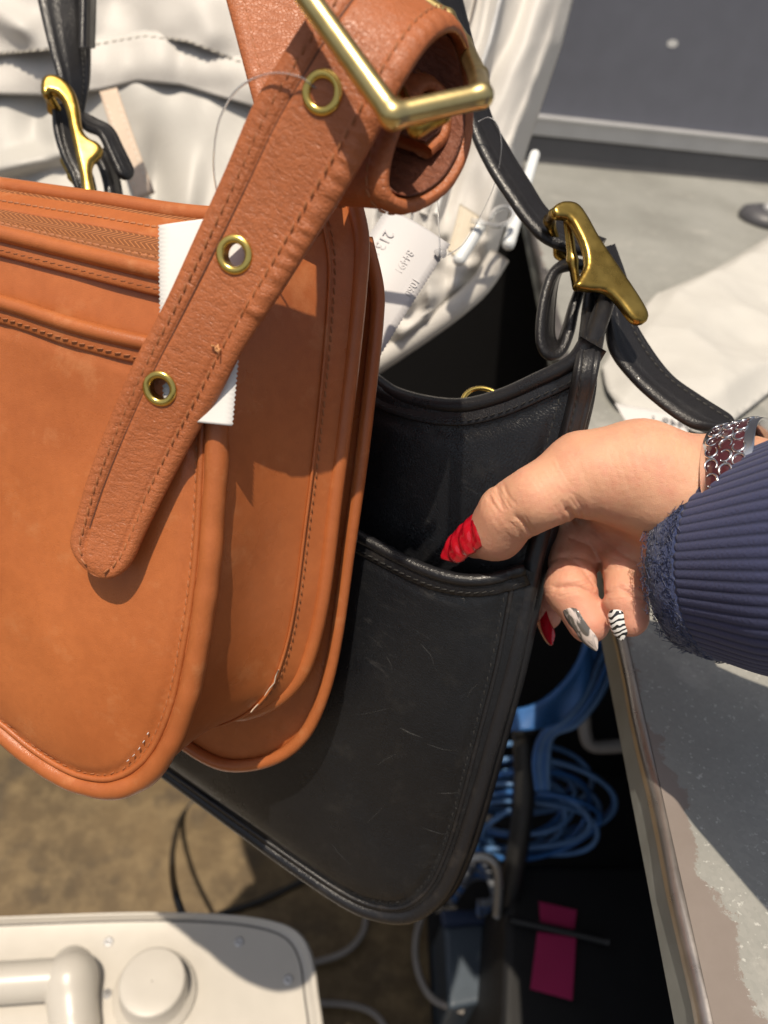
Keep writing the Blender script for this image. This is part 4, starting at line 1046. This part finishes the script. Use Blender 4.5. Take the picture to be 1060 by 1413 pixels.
RED = plain('glossy_red_polish', (.46, .006, .018), .12, var=.1); RED.node_tree.nodes['Principled BSDF'].inputs['Coat Weight'].default_value = .8
rid = lambda u, v: .0011*abs(math.sin(u*11.5+v*1.6))**.7+.0002*math.sin(u*40)
n1 = nail('nail', K(665, 722, .0270), K(616, 765, .0190), .0158, -FW*.75-RT*.55+UP*.30, RED, arch=.0012, ridge=rid, curl=.95)
n1['label'] = 'red ridged thumb nail'
n2 = nail('nail', P(741, 846, .362), P(760, 886, .352), .0115, -RT*.8-FW*.45-UP*.25, RED, curl=.9); n2['label'] = 'red nail below bag edge'
MARB = M_('grey_marbled_polish'); _m = MARB.noise(1, 3, MARB.co(True, (2.2, 1.6, 1)), .5, 1.2)
MARB.set(Base__Color=MARB.ramp(_m, (.46, (.12, .11, .10)), (.54, (.50, .44, .41)), (.62, (.70, .60, .55))), Roughness=.10); MARB.b.inputs['Coat Weight'].default_value = .8
n3 = nail('nail', P(783, 846, .3245), P(820, 893, .320), .0096, -RT*.85-FW*.62-UP*.35, MARB.m, curl=.9); n3['label'] = 'grey and pale marbled nail'
ZEB = M_('zebra_polish'); _z = ZEB.n('TexWave', Vector=ZEB.co(True, (1.0, .35, 1)), Scale=1.7, Distortion=9.0, Detail=2.0); _z.bands_direction = 'X'
ZEB.set(Base__Color=ZEB.ramp(_z.outputs[0], (.40, (.02, .02, .02)), (.52, (.78, .77, .75))), Roughness=.10); ZEB.b.inputs['Coat Weight'].default_value = .8
n4 = nail('nail', P(847, 845, .3120), P(857, 880, .311), .0072, -RT*.70-FW*.72-UP*.20, ZEB.m, curl=.9); n4['label'] = 'black and white zebra striped nail'
n5 = nail('nail', P(706, 735, .402), P(676, 772, .402), .011, FW, RED, curl=.9)

# ribbed navy sleeve
NAVY = M_('navy_ribbed_jersey')
_s = NAVY.n('SeparateXYZ', Vector=NAVY.x.outputs['UV'])
_rb = NAVY.ramp(_s.outputs[1], (.25, 0.), (.75, 1.))
_kn = NAVY.n('TexWave', Vector=NAVY.co(), Scale=600)
NAVY.set(Base__Color=NAVY.mix(_rb, (.022, .029, .080), (.050, .060, .145)), Roughness=.9, Normal=NAVY.bump(NAVY.noise(900, 3), .5, .0006))
NAVY.b.inputs['Sheen Weight'].default_value = .10; NAVY.b.inputs['Sheen Roughness'].default_value = .5; NAVY = NAVY.m
DENIM = plain('frayed_navy_hem', (.030, .045, .125), .95, var=.45, bump=.9, bsc=700); DENIM.node_tree.nodes['Principled BSDF'].inputs['Sheen Weight'].default_value = .3
slv = thing('sleeve', 'navy ribbed sweatshirt sleeve with frayed cuff over the wrist', 'sleeve', P(1000, 900, .31))
sa = P(1014, 770, .302); sb_ = sa+nrm(.50*RT+.08*UP-.86*FW)*.20
ax = nrm(sb_-sa); xx = nrm(UP-ax*(UP@ax)); yy = np.cross(ax, xx); Ls = np.linalg.norm(sb_-sa)
NR = 70; seg = NR*8; NL = 90
def sl_r(t, th):
    r = .0366+.040*t
    r = r*(1+.05*math.cos(2*th+.4))+.0022*mnoise.noise(Vector((math.cos(th)*1.6, math.sin(th)*1.6, t*3.2)))*min(1, t*4+.2)
    r -= .0035*math.exp(-((t-.16-.10*math.sin(th))/.06)**2)*math.exp(-((math.sin((th-2.6)/2))/.5)**2)
    return r
V, UV = [], []
for i in range(NL):
    t = i/(NL-1)
    for j in range(seg):
        th = 2*math.pi*j/seg; rb_ = .5+.5*math.cos(2*math.pi*(j % 8)/8)
        r = sl_r(t, th)+.00042*rb_
        V.append(sa+ax*(Ls*t+.0030*math.cos(th-.2)*(1-t))+r*(math.cos(th)*xx+math.sin(th)*yy)); UV.append((t*Ls, rb_))
o = mesh('sleeve_body', V, grid_faces(NL, seg, False, True), NAVY, slv, uv=UV); solid(o, .0014, -1)
# cuff hem: a rolled raw band
prof = [(-.0145, -.0010), (-.0160, .0004), (-.0150, .0019), (-.010, .0026), (-.005, .0024), (0, .0016), (.0020, .0006), (.0015, -.0006)]
V, UV = [], []
CS = 180
for j in range(CS):
    th = 2*math.pi*j/CS; base = sa+ax*(.0030*math.cos(th-.2)); r0 = sl_r(0, th)+.0004
    rad = math.cos(th)*xx+math.sin(th)*yy
    for a, b in prof:
        sh = 1+(.55*a/.0145 if a < 0 else 0)*.16
        V.append(base+ax*(a+.0007*mnoise.noise(Vector((j*.35, a*90, 0))))+rad*(r0*sh+b+.0006*mnoise.noise(Vector((j*.8, a*300, 5)))))
cuff = mesh('cuff', V, grid_faces(CS, len(prof), True, True), DENIM, slv)
VV, FF = [], []
def strand(a, b, c, r):
    global VV, FF
    v, f, _ = tube_data(np.array([a, (a+2*b+c)/4*.5+b*.5, c]), r, 4); o_ = len(VV); VV += v.tolist(); FF += [tuple(i+o_ for i in q) for q in f]
for q in range(2600):
    th = rng.uniform(0, 2*math.pi); al = rng.uniform(-.0155, .0005) if q > 300 else -.0155
    rad = math.cos(th)*xx+math.sin(th)*yy; tng = -math.sin(th)*xx+math.cos(th)*yy
    p = sa+ax*(.0030*math.cos(th-.2)+al)+rad*((sl_r(0, th)+.0004)*(1+.55*al/.0145*.16 if al < 0 else 1)+.0022)
    if q > 300: strand(p, p+tng*rng.normal(0, .0016)+ax*rng.normal(0, .0008)+rad*.0004, p+tng*rng.normal(0, .0018)+ax*rng.normal(0, .0013)+rad*rng.uniform(-.0006, .0008), .00011)
    else:
        L_ = rng.uniform(.0006, .0022) if q > 26 else rng.uniform(.002, .0055)
        strand(p, p-ax*L_*.5+tng*rng.normal(0, .0012)+rad*rng.normal(.0002, .0004), p-ax*L_+tng*rng.normal(0, .0022)+rad*rng.normal(.0004, .0008), .00010)
mesh('frayed_threads', VV, FF, DENIM, cuff, kind='stuff')

# enamel bangle
SILV = plain('polished_silver', (.82, .82, .84), .16, metal=1, var=.04)
ENAM = plain('burgundy_enamel', (.068, .017, .022), .16, var=.15); ENAM.node_tree.nodes['Principled BSDF'].inputs['Coat Weight'].default_value = .6
bg = thing('bangle', 'silver bangle with burgundy enamel logo pattern at the wrist', 'bracelet', P(1010, 760, .31))
bax = nrm(.76*RT+.18*UP-.63*FW); bc = P(1046, 706, .300); bx = nrm(UP-bax*(UP@bax)); by = np.cross(bax, bx); BR, BL = .0352, .0180
def bp(th, l, h=0.): return bc+bax*l+(BR*(1.0)+h)*(math.cos(th)*bx+math.sin(th)*by)
def ringband(name, prof, mat, parent, n=120):
    V = [bp(2*math.pi*i/n, l, h) for i in range(n) for l, h in prof]
    return mesh(name, V, grid_faces(n, len(prof), True, True), mat, parent)
ringband('band', [(-BL/2, -.0010), (BL/2, -.0010), (BL/2+.0006, 0), (BL/2, .0007), (-BL/2, .0007), (-BL/2-.0006, 0)], SILV, bg)
en_ = ringband('enamel', [(-BL/2+.0016, .0006), (BL/2-.0028, .0006), (BL/2-.0030, .00095), (-BL/2+.0018, .00095)], ENAM, bg)
VV, FF = [], []
cw = [(-.0052, 0), (-.0002, .5), (.0046, 0)]
for ci, (l0, ph_) in enumerate(cw):
    for r in range(36):
        th0 = (r+ph_)*2*math.pi/36
        rot = [0, math.pi, math.pi/2, -math.pi/2][(r*3+ci*2) % 4] if r % 3 else [math.pi/2, -math.pi/2][(r//3) % 2]
        P_ = []
        for a in np.linspace(.85, 2*math.pi-.85, 18):
            x_, y_ = .0022*math.cos(a+rot), .0022*math.sin(a+rot); P_.append(bp(th0+y_*1.15/BR, l0+x_, .0011))
        rr_ = np.interp(np.linspace(0, 1, 18), [0, .5, 1], [.00026, .00062, .00026])
        v, f, _ = tube_data(np.array(P_), rr_, 6, up=math.cos(th0)*bx+math.sin(th0)*by); o_ = len(VV); VV += v.tolist(); FF += [tuple(i+o_ for i in q) for q in f]
mesh('logo_pattern', VV, FF, SILV, en_)

# ------------------------------------------------------------------ white appliance on the floor
ZS = .36
WHP = plain('cream_white_plastic', (.52, .49, .44), .32, var=.03); DKP = plain('charcoal_plastic', (.03, .032, .036), .5)
ap = thing('garment_steamer', 'white plastic appliance with round knob and moulded handle on the floor', 'appliance', onz(150, 1390, 0))
oz = lambda l, z: np.array([onz(x, y, z) for x, y in l])
sh = catmull(oz([(-320, 1290), (-120, 1272), (60, 1264), (200, 1260), (300, 1262), (370, 1270), (412, 1286), (432, 1318), (440, 1370), (448, 1440), (440, 1560), (300, 1640), (0, 1660), (-250, 1560), (-330, 1400)], ZS), 160, True)
ctr = sh.mean(0)
def shell(name, levels, mat):
    V = []
    for sc, z in levels:
        V.append(np.column_stack([ctr[0]+(sh[:, 0]-ctr[0])*sc, ctr[1]+(sh[:, 1]-ctr[1])*sc, np.full(len(sh), z)]))
    V = np.vstack(V); n = len(sh); f = [q[::-1] for q in grid_faces(len(levels), n, False, True)]+[tuple(range((len(levels)-1)*n, len(levels)*n))]
    return mesh(name, V, f, mat, ap)
shell('top_shell', [(1.0, ZS-.012), (1.002, ZS-.004), (.998, ZS+.002), (.985, ZS+.004), (.972, ZS+.001), (.965, ZS-.004), (.93, ZS-.005), (.5, ZS-.004), (.1, ZS-.003)], WHP)
shell('body', [(.985, .02), (.992, .1), (.994, ZS-.012), (.98, ZS-.0119)], DKP)
kc = onz(212, 1362, ZS+.012)
lathe('knob', kc-Z*.018, [(.034, 0), (.034, .006), (.0338, .0062), (.0285, .0090), (.0280, .0095), (.0262, .0300), (.0261, .0305), (.0248, .0316), (.0244, .0317), (.012, .0318), (.0005, .0318)], WHP, ap)
lathe('knob_dot', onz(148, 1372, ZS-.004), [(.004, 0), (.0038, .002), (.0005, .0025)], ALU, ap)
hz_ = ZS+.012
hb_ = tube('handle', np.array([onz(-240, 1372, hz_), onz(-60, 1360, hz_), onz(60, 1352, hz_), onz(90, 1350, hz_)]), .0155, WHP, ap, seg=20, n=20)
blob('handle_end', chain([onz(98, 1336, ZS-.002), onz(98, 1352, ZS+.010), onz(104, 1420, ZS+.004), onz(108, 1500, ZS)], [.017, .021, .018, .018]), WHP, hb_, h=.0018, k=.004)
tube('shell_seam', np.column_stack([ctr[0]+(sh[:, 0]-ctr[0])*.945, ctr[1]+(sh[:, 1]-ctr[1])*.945, np.full(len(sh), ZS-.0048)]), .0010, plain('dark_part_line', (.10, .095, .09), .6), ap, seg=6, closed=True)
for kx, ky in ((330, 1300), (398, 1352), (150, 1300)):
    lathe('screw', onz(kx, ky, ZS-.005), [(.0042, 0), (.0040, .0012), (.0022, .0014), (.0005, .0010)], ALU, ap, seg=16)
CAB = plain('black_cable', (.02, .02, .02), .5); CABG = plain('grey_cable', (.26, .24, .22), .5); CABB = plain('blue_cable', (.035, .13, .36), .42, var=.2)
CABL = plain('pale_blue_cable', (.085, .185, .37), .42, var=.25)
cb = tube('power_cable', np.vstack([oz([(252, 1262), (243, 1235)], ZS-.01), oz([(238, 1200)], .25), oz([(240, 1165)], .1), oz([(252, 1125), (285, 1090), (340, 1060)], .004)]), .0034, CAB, None, seg=8, n=60)
tag(cb, 'thin black cable rising from the white appliance across the floor', 'cable')
fc = tube('floor_cable', oz([(300, 1262), (360, 1242), (420, 1214), (470, 1190)], .006), .004, CAB, None, seg=8, n=40); tag(fc, 'straight black cable lying on the shaded floor', 'cable')
c1 = tube('floor_cable', oz([(380, 1335), (440, 1326), (478, 1312), (500, 1288), (505, 1262), (500, 1240)], .02), .0042, CABG, None, seg=8, n=50); tag(c1, 'grey cable curving from appliance towards the black bag corner', 'cable')
c2 = tube('floor_cable', oz([(400, 1384), (450, 1384), (490, 1388), (520, 1402), (545, 1440)], .02), .0042, CABG, None, seg=8, n=40); tag(c2, 'grey cable along the bottom edge of the picture', 'cable')
c3 = tube('floor_cable', oz([(600, 1230), (580, 1270), (573, 1310), (580, 1350), (600, 1380), (640, 1395)], .08), .0044, CABG, None, seg=8, n=50); tag(c3, 'pale grey cable loop beside the blue-grey box', 'cable')

# ------------------------------------------------------------------ clutter under the counter
BGB = plain('blue_grey_plastic', (.055, .075, .10), .5)
def zbox(name, px, z0, z1, mat, parent=None, bv=.006):
    v, f = prism(oz(px, z1), (0, 0, z0-z1)); o = mesh(name, v, f, mat, parent, smooth=False); bevel(o, bv, 3); return o
bxr = thing('cable_box', 'small open blue-grey plastic box of cables under the counter', 'box', onz(650, 1320, 0))
zbox('body', [(612, 1262), (680, 1262), (700, 1376), (620, 1392)], 0, .10, BGB, bxr)
zbox('lid_rim', [(608, 1254), (684, 1254), (692, 1270), (612, 1276)], .1005, .115, plain('dark_blue_plastic', (.02, .035, .08), .5), bxr, .004)
for i in range(5):
    t = tube('spare_lead', oz([(622+i*4, 1246-i*6), (650+i*3, 1212-i*7), (682, 1214+i*4), (690-i*3, 1244), (660, 1262-i*4)], .14+.008*i), .005, CABB if i % 2 else plain('lead_grey', (.16, .17, .19), .5), bxr, seg=8, n=40)
crt = thing('black_crate', 'black crate with pink card label under the metal counter', 'crate', onz(780, 1320, 0))
v, f = prism(oz([(700, 1190), (1010, 1190), (1080, 1500), (690, 1460)], .24), (0, 0, -.24)); o = mesh('crate_body', v, f, plain('black_crate_plastic', (.007, .007, .008), .6), crt, smooth=False); bevel(o, .01, 3)
PINK = plain('pink_card', (.40, .018, .10), .7, var=.06)
for q in ([(744, 1244), (796, 1256), (792, 1286), (746, 1276)], [(742, 1286), (795, 1294), (790, 1380), (732, 1364)]):
    v, f = prism(oz(q, .246), (0, 0, -.0015)); mesh('pink_label', v, f, PINK, crt, smooth=False)
tube('crate_strap', oz([(700, 1268), (750, 1279), (800, 1290), (840, 1300)], .250), .004, CAB, crt, seg=6, n=20)
coil = thing('blue_cable_coil', 'tangled coil of pale blue cable hanging under the counter edge', 'cable coil', onz(720, 1130, .1))
c0 = onz(716, 1118, .30)
for i in range(15):
    a = np.linspace(0, 2*math.pi, 26, endpoint=False); rx, ry = .075+rng.uniform(-.034, .024), .055+rng.uniform(-.026, .02)
    off = rng.normal(0, .016, 3); ph_ = rng.uniform(0, 6)
    tube('cable_loop', np.array([c0+off+RT*rx*math.cos(t)+(UP*.85-FW*.4)*ry*math.sin(t)+FW*(.012*math.sin(2*t+ph_)) for t in a]), .0030, CABL if i % 3 else CABB, coil, seg=8, closed=True, n=70)
for i in range(4):
    tube('cable_run', PP([(742+i*5, 1090, .80), (738+i*6, 1050, .80), (748+i*5, 1015, .79), (780+i*5, 985+i*5, .78), (806+i*6, 945+i*7, .775), (820+i*9, 905+i*5, .78), (850+i*8, 850, .80)]), .0032, CABL if i % 2 else CABB, coil, seg=8, n=60)
bun = thing('blue_cable_bundle', 'thick bundle of deep blue cables curving below the red fingernail', 'cable bundle', P(770, 1000, .74))
for i in range(7):
    tube('cable', PP([(630, 990+i*3, .76+.004*i), (690, 986+i*3, .75), (735, 978+i*4, .74), (770, 955+i*6, .74+.003*i), (798, 920+i*7, .745), (812, 880+i*6, .75), (818, 820, .76)]), .0040, CABB, bun, seg=8, n=50)
br_ = thing('metal_bracket', 'small bent pale metal bracket beside the dark bag corner', 'bracket', onz(660, 1190, .2))
tube('rod', PP([(636, 1188, .83), (668, 1182, .83), (684, 1192, .83), (688, 1220, .84), (686, 1262, .86)]), .0055, plain('pale_metal', (.36, .36, .35), .4, metal=.6), br_, seg=8, n=30)
rd = tube('hanging_pipe', PP([(722, 1010, .82), (724, 1090, .83), (716, 1160, .84), (704, 1230, .86), (692, 1330, .9), (690, 1413, .93)]), .012, CAB, None, seg=10, n=40); tag(rd, 'dark vertical hose hanging in front of the blue coil', 'hose')
hp_ = tube('bent_pipe', PP([(806, 972, .84), (808, 1010, .84), (816, 1028, .84), (840, 1030, .84), (890, 1026, .84)]), .0075, CABG, None, seg=10, n=40); tag(hp_, 'bent pale pipe beside the counter apron under blue bundle', 'pipe')
